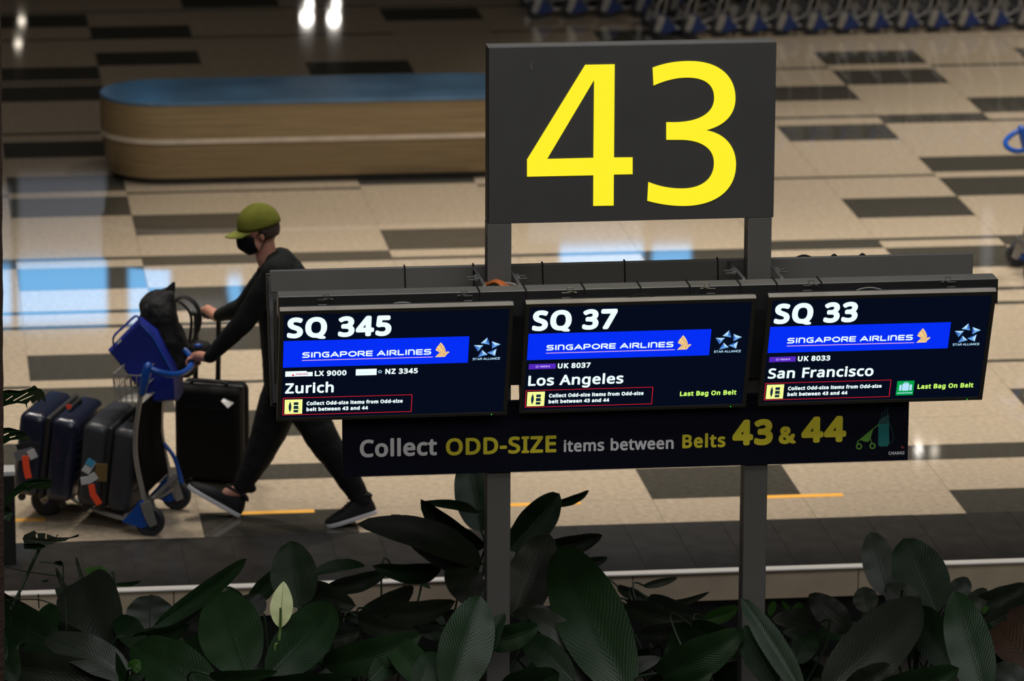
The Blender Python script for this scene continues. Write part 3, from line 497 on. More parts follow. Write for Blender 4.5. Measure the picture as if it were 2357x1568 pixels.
# rows of the paving, near to far: (y0, y1, kind, {column: look});  kind t = tile, s = narrow strip
ROWS = [
 (3.79, 4.26, 't', {1: 'D', 6: 'D'}), (4.26, 4.895, 't', {4: 'D'}),
 (4.895, 5.215, 's', {-1: 'D', 0: 'D', 1: 'D', 2: 'D', 3: 'D', 4: 'L', 5: 'D', 6: 'D', 7: 'D'}),
 (5.215, 5.82, 't', {-1: 'D'}), (5.82, 6.425, 't', {1: 'D', 4: 'D', 7: 'D'}), (6.425, 7.07, 't', {0: 'D', 5: 'D'}),
 (7.07, 7.255, 's', {-1: 'n', 0: 'L', 1: 'n', 2: 'n', 6: 'n', 7: 'n', 5: 'n', 8: 'n'}),
 (7.255, 7.885, 't', {0: 'D', 5: 'D'}), (7.885, 8.50, 't', {1: 'D', 2: 'D', 6: 'L'}),
 (8.50, 9.03, 's', {-1: 'nf', 0: 'nf', 1: 'nf', 2: 'n', 3: 'nf', 6: 'nf', 7: 'nf', 8: 'nf', 5: 'n'}),
 (9.03, 9.605, 't', {1: 'D', 4: 'D'}), (9.605, 10.235, 't', {0: 'D', 7: 'D', 5: 'D'}),
 (10.235, 10.53, 's', {-1: 'D', 0: 'f', 1: 'D', 2: 'D', 3: 'n', 4: 'n', 5: 'n', 6: 'D', 7: 'f', 8: 'D'}),
 (10.53, 11.16, 't', {3: 'D'}), (11.16, 11.80, 't', {1: 'D', 7: 'D'}), (11.80, 12.425, 't', {0: 'D', 8: 'D'}),
 (12.425, 12.615, 's', {-1: 'm', 0: 'L', 1: 'm', 2: 'm', 3: 'L', 4: 'm', 5: 'm', 6: 'm', 7: 'm', 8: 'L', 9: 'm'}),
 (12.615, 13.15, 't', {0: 'D', 3: 'D', 8: 'D'}), (13.15, 13.81, 't', {5: 'D'}), (13.81, 14.40, 't', {0: 'D', 7: 'D'}),
 (14.40, 14.735, 's', {-1: 'f', 0: 'f', 8: 'D', 5: 'f', 6: 'f', 7: 'f', 9: 'n', 10: 'n'}),
 (14.735, 15.34, 't', {9: 'D'}), (15.34, 15.935, 't', {7: 'D', 2: 'D'}), (15.935, 16.56, 't', {8: 'D', 0: 'D'}),
 (16.56, 16.79, 's', {-1: 'm', 0: 'm', 5: 'm', 6: 'm', 7: 'm', 8: 'L', 9: 'm', 10: 'm', 2: 'm', 3: 'm', 1: 'L'}),
 (16.79, 17.36, 't', {8: 'D', 10: 'D', 0: 'D', 3: 'D'}), (17.36, 17.95, 't', {1: 'D', 5: 'D'}), (17.95, 18.52, 't', {6: 'D'}),
 (18.52, 18.60, 's', {0: 'D', 1: 'D', 2: 'D', 3: 'D'}), (18.60, 19.13, 't', {1: 'D'}), (19.13, 19.73, 't', {0: 'D', 4: 'D'}),
 (19.73, 19.93, 's', {1: 'm', 2: 'm', 0: 'm'}), (19.93, 20.55, 't', {2: 'D', 7: 'D'}), (20.55, 21.15, 't', {}), (21.15, 21.75, 't', {}), (21.75, 22.0, 's', {})]
G = 0.0014
BOXME = {}
def tile(x0, x1, y0, y1, mat, dz=0.0):
    key = (round(x1 - x0, 4), round(y1 - y0, 4), mat)
    if key not in BOXME:
        hx, hy = (x1 - x0) / 2 - G, (y1 - y0) / 2 - G
        q = MB(); e = 0.002
        q.loft([[(-hx, -hy, -0.012), (hx, -hy, -0.012), (hx, hy, -0.012), (-hx, hy, -0.012)], [(-hx, -hy, 0), (hx, -hy, 0), (hx, hy, 0), (-hx, hy, 0)]
                ])
        BOXME[key] = q.mesh('tile', mat, smooth=False)
    o = bpy.data.objects.new('tile', BOXME[key]); COL.objects.link(o); o.parent = floor
    o.location = ((x0 + x1) / 2, (y0 + y1) / 2, dz)
    return o
far_l, far_d = MB(), MB()
def piece(x0, x1, y0, y1, dark, inview):
    if inview: tile(x0, x1, y0, y1, 'terrazzo_dark' if dark else 'terrazzo_light')
    else: (far_d if dark else far_l).box((x0 + G, y0 + G, -0.012), (x1 - G, y1 - G, 0))
ntile = 0
for (y0, y1, kind, look) in ROWS:
    xl = P(0, 784, y0).x; xr = P(2357, 784, y1).x
    for k in range(-12, 24):
        x0 = TX0 + TP * k; x1 = x0 + TP
        dflt = ('D' if R.random() < 0.14 else 'L') if kind == 't' else R.choice('nfLDm')
        L = look.get(k, 'L' if (kind == 't' and -1 <= k <= 9) else dflt)
        inview = (x1 > xl - 0.05 and x0 < xr + 0.05 and y0 < 20.5)
        h = y1 - y0; w = min(0.085, h * 0.35)
        if L in ('L', 'D'):
            piece(x0, x1, y0, y1, L == 'D', inview)
        elif L == 'n': piece(x0, x1, y0, y0 + w, True, inview); piece(x0, x1, y0 + w, y1, False, inview)
        elif L == 'f': piece(x0, x1, y1 - w, y1, True, inview); piece(x0, x1, y0, y1 - w, False, inview)
        elif L == 'm': c = (y0 + y1) / 2; piece(x0, x1, y0, c - w / 2, False, inview); piece(x0, x1, c - w / 2, c + w / 2, True, inview); piece(x0, x1, c + w / 2, y1, False, inview)
        elif L == 'nf': piece(x0, x1, y0 + w * 0.6, y0 + w * 1.6, True, inview); piece(x0, x1, y0, y0 + w * 0.6, False, inview); piece(x0, x1, y1 - w, y1, True, inview); piece(x0, x1, y0 + w * 1.6, y1 - w, False, inview)
        ntile += inview
y = 22.0
while y < 39.8:
    y1 = min(y + 0.61, 40)
    for k in range(-12, 24):
        (far_d if R.random() < 0.16 else far_l).box((TX0 + TP * k + G, y + G, -0.012), (TX0 + TP * (k + 1) - G, y1 - G, 0))
    y = y1
o = far_l.build('light_paving', 'terrazzo_light', floor, smooth=False); o['kind'] = 'stuff'
o = far_d.build('dark_paving', 'terrazzo_dark', floor, smooth=False); o['kind'] = 'stuff'
# the dark stone border along the planter
for k in range(-16, 24):
    x0 = -2.45 + k * 0.268
    o = tile(x0, x0 + 0.268, 2.905, 3.79 + 0.006 * math.sin(k * 2.1), 'border_stone', R.uniform(-0.0006, 0.0006))
    o.name = 'border_slab'
q = MB(); q.box((-14, 2.905, -0.0059), (18, 3.79, -0.004)); q.build('border_bed', 'border_stone', floor, smooth=False)
# steel nosing and the stone fascia that closes the floor towards the planter
b = MB(); b.box((-14, 2.842, -0.007), (18, 2.905, 0.003)); o = b.build('trim_1', 'steel_trim', bevel=0.002, smooth=False); struct(o)
fas = MB(); fas.box((-14, 2.88, -0.5), (18, 2.905, -0.026)); fo = struct(fas.build('wall_planter', 'bollard_black', smooth=False))
for k in range(-8, 12):
    q = MB(); q.box((-2.0 + k * 1.206 + 0.003, 2.855, -0.160), (-2.0 + (k + 1) * 1.206 - 0.003, 2.88, -0.009)); q.build('fascia_panel', 'fascia_stone', fo, smooth=False)
b = MB(); b.box((-14, -6.5, -0.7), (18, 2.88, -0.5)); so = b.build('planter_soil', 'soil', smooth=False); struct(so)
b = MB(); b.box((-14, -24, -0.7), (18, -6.5, -0.02)); struct(b.build('floor_near', 'border_stone', smooth=False))
# lit windows of the back wall: seen in the photo only as reflections in the polished floor
def refl(x0, x1, y0, y1, Y=39.98):
    a = P((x0 + x1) / 2, y0, Y); c = P((x0 + x1) / 2, y1, Y)
    return P(x0, (y0 + y1) / 2, Y).x, P(x1, (y0 + y1) / 2, Y).x, -c.z, -a.z
WIN = [((-70, 26, 612, 748), 'window_blue'), ((42, 246, 600, 748), 'window_blue'), ((296, 392, 606, 748), 'window_blue'), ((524, 556, 636, 748), 'window_blue'),
       ((1288, 1480, 562, 640), 'window_blue'), ((1500, 1590, 566, 640), 'window_blue'), ((42, 246, 404, 590), 'window_dim'), ((-70, 26, 430, 600), 'window_dim'),
       ((1180, 1480, 500, 556), 'window_dim'), ((640, 900, 566, 600), 'window_dim'), ((2258, 2284, 480, 640), 'window_dim'), ((420, 520, 690, 748), 'window_dim')]
for i, (w, mt) in enumerate(WIN):
    x0, x1, z0, z1 = refl(*w)
    z0, z1 = -z1, -z0
    z0, z1 = abs(z1), abs(z0)
    z0, z1 = min(z0, z1), max(z0, z1)
    fr = MB(); t = 0.05
    fr.box((x0 - t, 39.95, z0 - t), (x0, 40, z1 + t)); fr.box((x1, 39.95, z0 - t), (x1 + t, 40, z1 + t)); fr.box((x0, 39.95, z0 - t), (x1, 40, z0)); fr.box((x0, 39.95, z1), (x1, 40, z1 + t))
    fo = struct(fr.build('window_%d' % (i + 1), 'alu_dark', smooth=False))
    q = MB(); q.box((x0, 39.97, z0), (x1, 39.985, z1)); q.build('pane', mt, fo, smooth=False)
LLAB = ['far wall lamp mirrored as the left of the twin floor highlights', 'far wall lamp mirrored as the right of the twin floor highlights', 'small far wall lamp mirrored above the left twin highlight', 'small far wall lamp mirrored above the right twin highlight', 'small far wall lamp mirrored uppermost at the left edge', 'small far wall lamp mirrored lower at the left edge', 'far wall lamp mirrored as the highlight touching the right end of the banner', 'far wall lamp mirrored as the fainter highlight just right of the banner end']
# wall lamps beyond the frame, mirrored in the floor
for i, (px, py, r, mt) in enumerate([(706, 40, 0.078, 'lamp_white'), (768, 42, 0.078, 'lamp_white'), (712, 10, 0.045, 'lamp_white'), (774, 10, 0.045, 'lamp_white'), (50, 48, 0.045, 'lamp_soft'), (42, 100, 0.045, 'lamp_soft'), (2114, 1033, 0.042, 'lamp_white'), (2150, 1037, 0.055, 'lamp_soft')]):
    p = P(px, py, 39.9); z = -p.z
    t = thing('wall_lamp', LLAB[i], 'lamp', (p.x, 39.9, z), group='lamps on the far wall')
    Mx = Matrix.Translation(Vector((p.x, 39.9, z))) @ Matrix.Rotation(PI / 2, 4, 'X')
    q = MB(); q.lathe([(r * 1.15, -0.1), (r * 1.15, 0.02), (r * 1.02, 0.03), (r * 1.02, 0.0)], Mx); q.build('housing', 'alu_dark', t)
    q = MB(); q.lathe([(r, 0.0), (r * 0.9, 0.03), (r * 0.4, 0.045)], Mx); q.build('diffuser', mt, t)
# orange floor tapes
for k, nm in enumerate(['beside the front trolley wheel', 'behind the walking person', 'behind the left sign post', 'behind the right sign post']):
    x1 = 0.325 + (k - 2) * 1.474 + 0.0
    if k == 0: x1 = -2.62
    q = MB(); q.prism([(x1 - 0.45, 4.20), (x1, 4.20), (x1, 4.262), (x1 - 0.45, 4.262)], lambda x, y, h: (x, y, h), 0.0003, 0.0016)
    tag(q.build('floor_tape', 'tape_orange', smooth=False), 'strip of orange tape stuck on the pale floor %s' % nm, 'tape', 'orange tape dashes on the floor')
# ---------------------------------------------------------------- the long rounded counter
def capsule(x0, x1, y0, y1, z, n=14):
    r = (y1 - y0) / 2; cy = (y0 + y1) / 2; out = []
    for i in range(n + 1):
        a = PI / 2 + PI * i / n; out.append((x0 + r + r * math.cos(a), cy + r * math.sin(a), z))
    for i in range(n + 1):
        a = -PI / 2 + PI * i / n; out.append((x1 - r + r * math.cos(a), cy + r * math.sin(a), z))
    return out
t = thing('seating_island', 'long round-ended wood-veneered island with a blue top, behind the walking person', 'bench', (-0.4, 13.2, 0))
X0, X1, Y0, Y1 = -1.935, 1.18, 12.70, 13.62
def cap_in(d, z, dx=0): return capsule(X0 + d + dx, X1 - d - dx, Y0 + d, Y1 - d, z)
q = MB(); q.loft([cap_in(0.0, 0.34), cap_in(-0.0, 0.585)]); q.build('upper_body', 'bench_wood', t, ang=50)
q = MB(); q.loft([cap_in(0.055, 0.05), cap_in(0.03, 0.16), cap_in(0.01, 0.315)]); q.build('lower_body', 'bench_wood', t, ang=50)
q = MB(); q.loft([cap_in(-0.007, 0.312), cap_in(-0.007, 0.346)]); q.build('trim_band', 'bench_trim', t, ang=50)
q = MB(); q.loft([cap_in(0.0, 0.585), cap_in(-0.006, 0.59), cap_in(-0.006, 0.605), cap_in(0.004, 0.612)]); q.build('top', 'bench_top', t, ang=30)
q = MB(); q.loft([cap_in(0.10, 0.0), cap_in(0.10, 0.05)]); q.build('plinth', 'bench_plinth', t, ang=50)
# ---------------------------------------------------------------- black post at the left edge
p = F(22, 1300)
t = thing('bollard', 'square black bollard with a pale cap at the left edge of the walkway', 'bollard', (p.x, p.y + 0.05, 0))
q = MB(); q.box((p.x - 0.09, p.y, 0), (p.x + 0.036, p.y + 0.12, 0.485)); q.build('post', 'bollard_black', t, bevel=0.004)
q = MB(); q.box((p.x - 0.094, p.y - 0.004, 0.485), (p.x + 0.040, p.y + 0.124, 0.512)); q.build('cap', 'tag_white', t, bevel=0.004)

# ================================================================ text
CAPH = 571.0
def glyph(ch):
    a, cs = GL[ch]; out = []; lo = -48 if ch == 'Q' else -999
    for c in cs:
        v = [int(x) for x in c.split()]; out.append([(v[i], max(lo, v[i + 1])) for i in range(0, len(v), 2)])
    return a, out
_e = [0]
def eps(h):
    _e[0] = (_e[0] + 1) % 67
    return h + _e[0] * 1.6e-5
def text(mb, s, x0, x1, y, cap, fn, bold=0.0, track=0.0, h=0.0):
    """letters fitted between x0 and x1, standing on y, capital height cap; fn(x, y, h) -> point.  bold: extra stem weight as a share of cap"""
    adv = 0; items = []
    for ch in s:
        if ch == ' ': adv += 260 + track; continue
        a, g = glyph(ch); items.append((adv, g)); adv += a + track + (70 if bold > 0.1 else 30 if bold > .05 else 0)
    xs = [q[0] + o for o, g in items for c in g for q in c]
    bw = bold * cap / 2
    sx = (x1 - x0 - 2 * bw) / (max(xs) - min(xs)); sy = (cap - 2 * bw) / CAPH; mn = min(xs)
    for o, g in items:
        loops = [[(x0 + bw + (qx + o - mn) * sx, y + bw + qy * sy) for qx, qy in c] for c in g]
        # separate outer contours: fill together, holes wind the other way
        hh = h + 0.0011; mb.poly(loops, lambda a, b_: fn(a, b_, hh))
        if bold:
            for lp in loops: ribbon(mb, lp, bw, fn, h, True)
def ribbon(mb, lp, r, fn, h=0.0, closed=False, ends=True):
    n = len(lp)
    for i in range(n if closed else n - 1):
        (ax, ay), (bx, by) = lp[i], lp[(i + 1) % n]
        d = math.hypot(bx - ax, by - ay)
        if d < 1e-9: continue
        nx, ny = -(by - ay) / d * r, (bx - ax) / d * r
        g = eps(h); mb.add([fn(ax + nx, ay + ny, g), fn(bx + nx, by + ny, g), fn(bx - nx, by - ny, g), fn(ax - nx, ay - ny, g)], [(0, 1, 2, 3)])
    k = 8
    for (ax, ay) in (lp if (closed or ends) else lp[1:-1]):
        g = eps(h); mb.add([fn(ax + r * math.cos(2 * PI * j / k), ay + r * math.sin(2 * PI * j / k), g) for j in range(k)], [tuple(range(k))])
# wide rounded capitals drawn as single strokes in a 1 x 1 cell (x may exceed 1)
def arc(cx, cy, rx, ry, a0, a1, n=6):
    return [(cx + rx * math.cos(math.radians(a0 + (a1 - a0) * i / n)), cy + ry * math.sin(math.radians(a0 + (a1 - a0) * i / n))) for i in range(n + 1)]
WIDE = {
 'S': (1.05, [[(1.0, 1.0), (0.25, 1.0)] + arc(0.27, 0.76, 0.24, 0.24, 90, 270)[1:] + [(0.8, 0.52)] + arc(0.78, 0.26, 0.24, 0.26, 90, -90)[1:] + [(0.0, 0.0)]]),
 'I': (0.12, [[(0.06, 0), (0.06, 1)]]),
 'n': (0.95, [[(0.0, 0), (0.0, 1.0)], [(0.0, 1.0), (0.6, 1.0)] + arc(0.6, 0.7, 0.3, 0.3, 90, 0)[1:] + [(0.9, 0.0)]]),
 'G': (1.05, [[(1.0, 1.0), (0.35, 1.0)] + arc(0.38, 0.5, 0.38, 0.5, 90, 270)[1:] + [(1.0, 0.0), (1.0, 0.5), (0.6, 0.5)]]),
 'A': (1.2, [[(0.0, 0.0), (0.6, 1.0), (1.2, 0.0)], [(0.35, 0.28), (0.85, 0.28)]]),
 'P': (1.0, [[(0, 0), (0, 1.0), (0.7, 1.0)] + arc(0.7, 0.7, 0.28, 0.3, 90, -90)[1:] + [(0, 0.4)]]),
 'O': (1.2, [arc(0.6, 0.5, 0.6, 0.5, 90, 450, 18)]),
 'R': (1.0, [[(0, 0), (0, 1.0), (0.7, 1.0)] + arc(0.7, 0.72, 0.26, 0.28, 90, -90)[1:] + [(0.3, 0.44)], [(0.45, 0.44), (1.0, 0.0)]]),
 'E': (0.9, [[(0.9, 1.0), (0.0, 1.0), (0.0, 0.0), (0.9, 0.0)], [(0, 0.5), (0.85, 0.5)]]),
 'L': (0.85, [[(0, 1.0), (0, 0.0), (0.85, 0.0)]]),
 'T': (1.0, [[(0, 1.0), (1.0, 1.0)], [(0.5, 1.0), (0.5, 0)]]),
 'N': (1.0, [[(0, 0), (0, 1.0), (1.0, 0.0), (1.0, 1.0)]]),
 'C': (1.0, [[(1.0, 1.0), (0.35, 1.0)] + arc(0.36, 0.5, 0.36, 0.5, 90, 270)[1:] + [(1.0, 0.0)]]),
 'H': (1.0, [[(0, 0), (0, 1)], [(1, 0), (1, 1)], [(0, 0.5), (1, 0.5)]])}
def widetext(mb, s, x0, x1, y, cap, r, fn, gap=0.38, h=0.0):
    adv = 0; it = []
    for ch in s:
        if ch == ' ': adv += 0.55; continue
        w, st = WIDE[ch]; it.append((adv, st)); adv += w + gap
    tot = adv - gap; sx = (x1 - x0 - 2 * r) / tot; sy = cap - 2 * r
    for o, st in it:
        for ln in st:
            ribbon(mb, [(x0 + r + (a + o) * sx, y + r + b_ * sy) for a, b_ in ln], r, fn, h)

# ================================================================ the sign: frame
t = thing('sign_frame', 'grey two-post steel frame that carries the 43 sign and the flight displays', 'sign frame', (-0.06, 0, -0.5))
for (xa, xb) in ((-0.713, -0.604), (0.483, 0.592)):
    q = MB(); q.box((xa, -0.055, -0.52), (xb, 0.055, 2.563)); po = q.build('post', 'post_grey', t, bevel=0.004)
    q = MB(); q.box((xa - 0.0015, -0.028, 0.2), (xa, -0.02, 2.5)); q.box((xa - 0.0015, 0.012, 0.2), (xa, 0.02, 2.5)); q.build('groove', 'sign_grey_dark', po, smooth=False)
    q = MB(); q.box((xa - 0.05, -0.1, -0.51), (xb + 0.05, 0.1, -0.49)); q.build('base_plate', 'post_grey', po, bevel=0.003)
XA, XB = -1.684, 1.592
def beam(sgn):
    q = MB(); y0, y1 = sgn * 0.205, sgn * (0.315 if sgn < 0 else 0.222)
    lo, hi = min(y0, y1), max(y0, y1)
    q.box((XA, lo, 2.205), (XB - (0 if sgn < 0 else 0.0), hi, 2.312))
    o = q.build('front_beam' if sgn < 0 else 'rear_beam', 'frame_bronze' if sgn < 0 else 'beam_grey', t, bevel=0.006)
    if sgn < 0:
        q = MB(); q.box((XA, -0.3185, 2.196), (XB, -0.3135, 2.3095)); q.build('front_cover', 'cover_black', t, bevel=0.001, smooth=False)
    # backing panel that hangs below the beam, behind the displays
    q = MB(); yb = sgn * 0.060
    q.box((XA + 0.006, min(yb, yb + sgn * 0.03), 1.815), (XB - 0.006, max(yb, yb + sgn * 0.03), 2.205)); q.build('backing_panel', 'sign_grey_dark', t, bevel=0.002)
    return o
fb = beam(-1); rb = beam(1)
# black straps round the beams
def strap(o, x, sgn, lean=0.0):
    q = MB(); y0, y1 = (-0.318, -0.202) if sgn < 0 else (0.202, 0.225)
    w = 0.0035; pts = [(y0, 2.2), (y0, 2.3155), (y1, 2.3155), (y1, 2.2)]
    for (a, za), (c, zc) in zip(pts[:-1], pts[1:]):
        q.tube([(x + lean * (2.3155 - za), a, za), (x + lean * (2.3155 - zc), c, zc)], w, 6)
    q.build('strap', 'strap_black', o)
for px in (1100, 1207, 1341, 1470, 1583, 1699, 1783, 1885): strap(fb, P(px, 665, -0.26).x, -1)
for px in (931, 1089, 1248, 1437, 1651): strap(rb, P(px, 610, 0.21).x, 1, 0.03)
# brackets with bolts next to the posts
for x in (-0.745, -0.585, 0.44, 0.615):
    q = MB(); q.tube([(x, -0.205, 2.314), (x, 0.215, 2.300)], 0.006, 6, flat=(1, 1.4)); br = q.build('bracket', 'alu', t)
    for dy, dx in ((0.02, -0.03), (-0.035, -0.03)):
        q = MB(); s_ = 1 if x in (-0.585, 0.615) else -1
        q.tube([(x, dy, 2.300), (x + s_ * 0.055, dy, 2.300)], 0.005, 6); q.tube([(x + s_ * 0.008, dy, 2.300), (x + s_ * 0.022, dy, 2.300)], 0.012, 6); q.build('bolt', 'wire_metal', br)
q = MB()
for j in range(5):
    a = Vector((-0.73, 0.0 - 0.01 * j, 2.27)); q.tube(smoothpts([a, a + Vector((0.05, -0.05, 0.03)), a + Vector((0.10, -0.11, 0.025 - 0.006 * j)), a + Vector((0.17, -0.15, 0.0))]), 0.006, 6)
q.build('orange_cable', 'cable_orange', t)
q = MB(); q.tube(smoothpts([(-0.69, -0.05, 2.28), (-0.62, -0.12, 2.30), (-0.55, -0.19, 2.29)]), 0.006, 6); q.build('grey_cable', 'cable_grey', t)
# wire clips on the front beam
def clip(px, py, dirn):
    p = P(px, py, -0.322)
    q = MB(); s_ = 0.001
    def rr(cx, cz, w, hh):
        q.tube([(p.x + cx - w, -0.325, p.z + cz - hh), (p.x + cx + w, -0.325, p.z + cz - hh), (p.x + cx + w * 0.95, -0.325, p.z + cz + hh), (p.x + cx - w * 0.95, -0.325, p.z + cz + hh)], 0.0024, 5, closed=True)
    rr(-0.008 * dirn, -0.012, 0.020, 0.0115); rr(0.010 * dirn, 0.014, 0.012, 0.009)
    q.tube([(p.x - 0.002 * dirn, -0.325, p.z), (p.x - 0.002 * dirn, -0.325, p.z + 0.026)], 0.002, 5)
    q.tube([(p.x + 0.026 * dirn, -0.325, p.z + 0.002), (p.x + 0.040 * dirn, -0.326, p.z)], 0.0035, 6)
    q.build('clip', 'wire_metal', fb)
for px, py, dn in ((746, 690, 1), (1073, 681, -1), (1307, 674, 1), (1632, 664, -1), (1862, 657, 1), (2186, 649, -1)): clip(px, py, dn)
for i, px in enumerate((930, 1480, 2005)):
    p = P(px, [702, 684, 668][i], -0.36)
    q = MB(); q.tube(smoothpts([(p.x - 0.1, -0.34, p.z - 0.02), (p.x - 0.04, -0.35, p.z + 0.006), (p.x + 0.02, -0.355, p.z + 0.008), (p.x + 0.09, -0.34, p.z - 0.02)]), 0.003, 6); q.build('loose_cable', 'strap_black' if i == 1 else 'cable_grey', fb)
q = MB()
for px in (1850, 1920, 1985):
    p = P(px, 582, 0.214); w_ = 0.04 if px == 1850 else 0.015; q.tube(smoothpts([(p.x - w_, 0.214, 2.306), (p.x, 0.214, 2.318), (p.x + w_, 0.214, 2.306)]), 0.005, 6)
q.build('loose_cable', 'strap_black', rb)

# ---------------------------------------------------------------- the big 43
t = thing('belt_number_sign', 'tall dark grey box sign with glowing yellow number 43 on top of the posts', 'sign', (-0.06, 0, 2.565))
X0, X1, Z0, Z1 = -0.712, 0.597, 2.565, 3.373
q = MB(); q.box((X0, -0.045, Z0), (X1, 0.055, Z1 - 0.004)); q.build('housing', 'sign_grey_dark', t, bevel=0.004)
q = MB(); q.box((X0 + 0.003, -0.056, Z0 - 0.002), (X1 + 0.002, -0.045, Z1)); q.build('face_panel', 'sign_grey', t, bevel=0.002)
q = MB(); q.box((X0, -0.044, Z1 - 0.004), (X1, -0.012, Z1)); q.box((X0, 0.0, Z1 - 0.004), (X1, 0.055, Z1)); q.build('top_rail', 'frame_bronze', t, bevel=0.0015)
def bz(p0, p1, p2, p3, n=18):
    return [tuple((1 - t) ** 3 * p0[i] + 3 * (1 - t) ** 2 * t * p1[i] + 3 * (1 - t) * t * t * p2[i] + t ** 3 * p3[i] for i in (0, 1)) for t in [k / n for k in range(n)]]
def zpix(q_): return (1100 + q_[0] / 2.45, 60 + q_[1] / 2.45)
def digit(loops):
    L = []
    for lp in loops:
        L.append([(P(*zpix(a), -0.056).x, P(*zpix(a), -0.056).z) for a in lp])
    q = MB(); q.poly(L, lambda x, z: (x, -0.0595, z))
    for lp in L:
        n = len(lp); b0 = len(q.v)
        q.v += [Vector((x, -0.0595, z)) for x, z in lp] + [Vector((x, -0.0555, z)) for x, z in lp]
        q.f += [(b0 + i, b0 + (i + 1) % n, b0 + n + (i + 1) % n, b0 + n + i) for i in range(n)]
    q.build('digit', 'digit_yellow', t, smooth=False)
digit([[(605, 218), (771, 215), (767, 741), (872, 740), (872, 835), (766, 837), (765, 1012), (650, 1014), (651, 841), (277, 849), (277, 752)], [(655, 303), (651, 743), (390, 749)]])
three = bz((985, 234), (1060, 205), (1130, 197), (1195, 197)) + bz((1195, 197), (1370, 197), (1452, 290), (1452, 405)) + bz((1452, 405), (1452, 500), (1390, 562), (1285, 587)) \
    + bz((1285, 587), (1395, 605), (1455, 680), (1455, 780)) + bz((1455, 780), (1455, 925), (1340, 1013), (1160, 1014)) + bz((1160, 1014), (1090, 1014), (1020, 1003), (955, 985)) \
    + [(955, 985)] + bz((961, 879), (1020, 903), (1080, 916), (1150, 916)) + bz((1150, 916), (1265, 916), (1331, 860), (1331, 772)) + bz((1331, 772), (1331, 690), (1260, 641), (1140, 641)) \
    + [(1140, 641), (1062, 641), (1062, 542)] + bz((1110, 542), (1250, 540), (1332, 490), (1332, 405)) + bz((1332, 405), (1332, 330), (1280, 290), (1180, 290)) + bz((1180, 290), (1115, 290), (1050, 308), (990, 335)) + [(990, 335)]
digit([three])
q = MB(); pp = P(1223, 148, -0.057); q.prism([(pp.x - 0.0018, pp.z - 0.02), (pp.x + 0.0018, pp.z - 0.02), (pp.x, pp.z + 0.022)], lambda x, z, h: (x, h, z), -0.0575, -0.0555)
q.build('scratch', 'alu', t, smooth=False)

# ---------------------------------------------------------------- banner below the displays
t = thing('direction_banner', 'long dark navy banner reading Collect ODD-SIZE items between Belts 43 & 44', 'sign', (-0.06, -0.066, 1.40))
q = MB(); q.box((-1.379, -0.073, 1.399), (1.246, -0.057, 1.738)); q.build('board', 'banner_navy', t, bevel=0.002)
def fb_(x, z, h): return (x, -0.0745 - h, z)
for s, x0, x1, y, cap, mt, bo in (('Collect', -1.300, -0.946, 1.491, 0.082, 'print_white', 0.10), ('ODD-SIZE', -0.905, -0.396, 1.488, 0.080, 'print_yellow', 0.10), ('items between', -0.362, 0.148, 1.488, 0.056, 'print_white', 0.09),
                                  ('Belts', 0.188, 0.389, 1.489, 0.065, 'print_yellow', 0.11), ('43', 0.421, 0.610, 1.494, 0.122, 'print_yellow', 0.15), ('&', 0.637, 0.718, 1.496, 0.082, 'print_yellow', 0.15), ('44', 0.743, 0.953, 1.497, 0.124, 'print_yellow', 0.15)):
    q = MBn(); text(q, s, x0, x1, y, cap, fb_, bo); q.build('lettering', mt, t, smooth=False)
q = MBn(); text(q, 'CHANGI', 1.154, 1.229, 1.4285, 0.015, fb_, 0.12); q.build('lettering', 'print_white', t, smooth=False)
q = MBn(); text(q, 'airport', 1.158, 1.205, 1.4205, 0.005, fb_, 0.0); q.build('lettering', 'print_grey', t, smooth=False)
def bp_(zx, zy):
    p = P(1960 + zx / 11.2, 920 + zy / 11.2, -0.075); return (p.x, p.z)
def bpoly(pts, mt, name, h=0.0):
    q = MBn(); q.poly([[bp_(*a) for a in pts]], lambda x, y: fb_(x, y, h)); return q.build(name, mt, t, smooth=False)
bpoly([(690, 1180), (690, 640), (715, 560), (880, 450), (965, 390), (975, 1120), (930, 1205), (740, 1215)], 'print_teal', 'golf_bag_print')
bpoly([(705, 545), (780, 470), (880, 430), (965, 380), (970, 600), (880, 620), (740, 640)], 'print_dark_teal', 'golf_bag_collar', 0.0004)
q = MBn()
for a, r in (([(970, 590), (1040, 760), (1075, 900), (1075, 1040), (1030, 1110), (960, 1150)], 0.0014), ([(780, 450), (780, 360), (830, 340)], 0.0016), ([(930, 400), (925, 230), (1030, 160)], 0.0016), ([(860, 420), (870, 150), (800, 120)], 0.0014)):
    ribbon(q, [bp_(*c) for c in a], r, fb_)
q.build('golf_bag_strap', 'print_dark_teal', t, smooth=False)
bpoly([(215, 1040), (545, 760), (480, 980), (450, 1080), (370, 1095)], 'print_green', 'stroller_print')
q = MBn()
for a in ([(700, 640), (545, 765), (215, 1035), (150, 1095), (160, 1150)], [(545, 770), (480, 985), (520, 1130)]): ribbon(q, [bp_(*c) for c in a], 0.0022, fb_)
for c in ((193, 1207), (540, 1195)): ribbon(q, [bp_(c[0] + 62 * math.cos(k * PI / 8), c[1] + 66 * math.sin(k * PI / 8)) for k in range(16)], 0.0036, fb_, 0.0003, True)
q.build('stroller_wheels', 'print_green', t, smooth=False)
bpoly([(1265, 1240), (1300, 1195), (1365, 1225), (1350, 1270)], 'print_red', 'logo_mark')

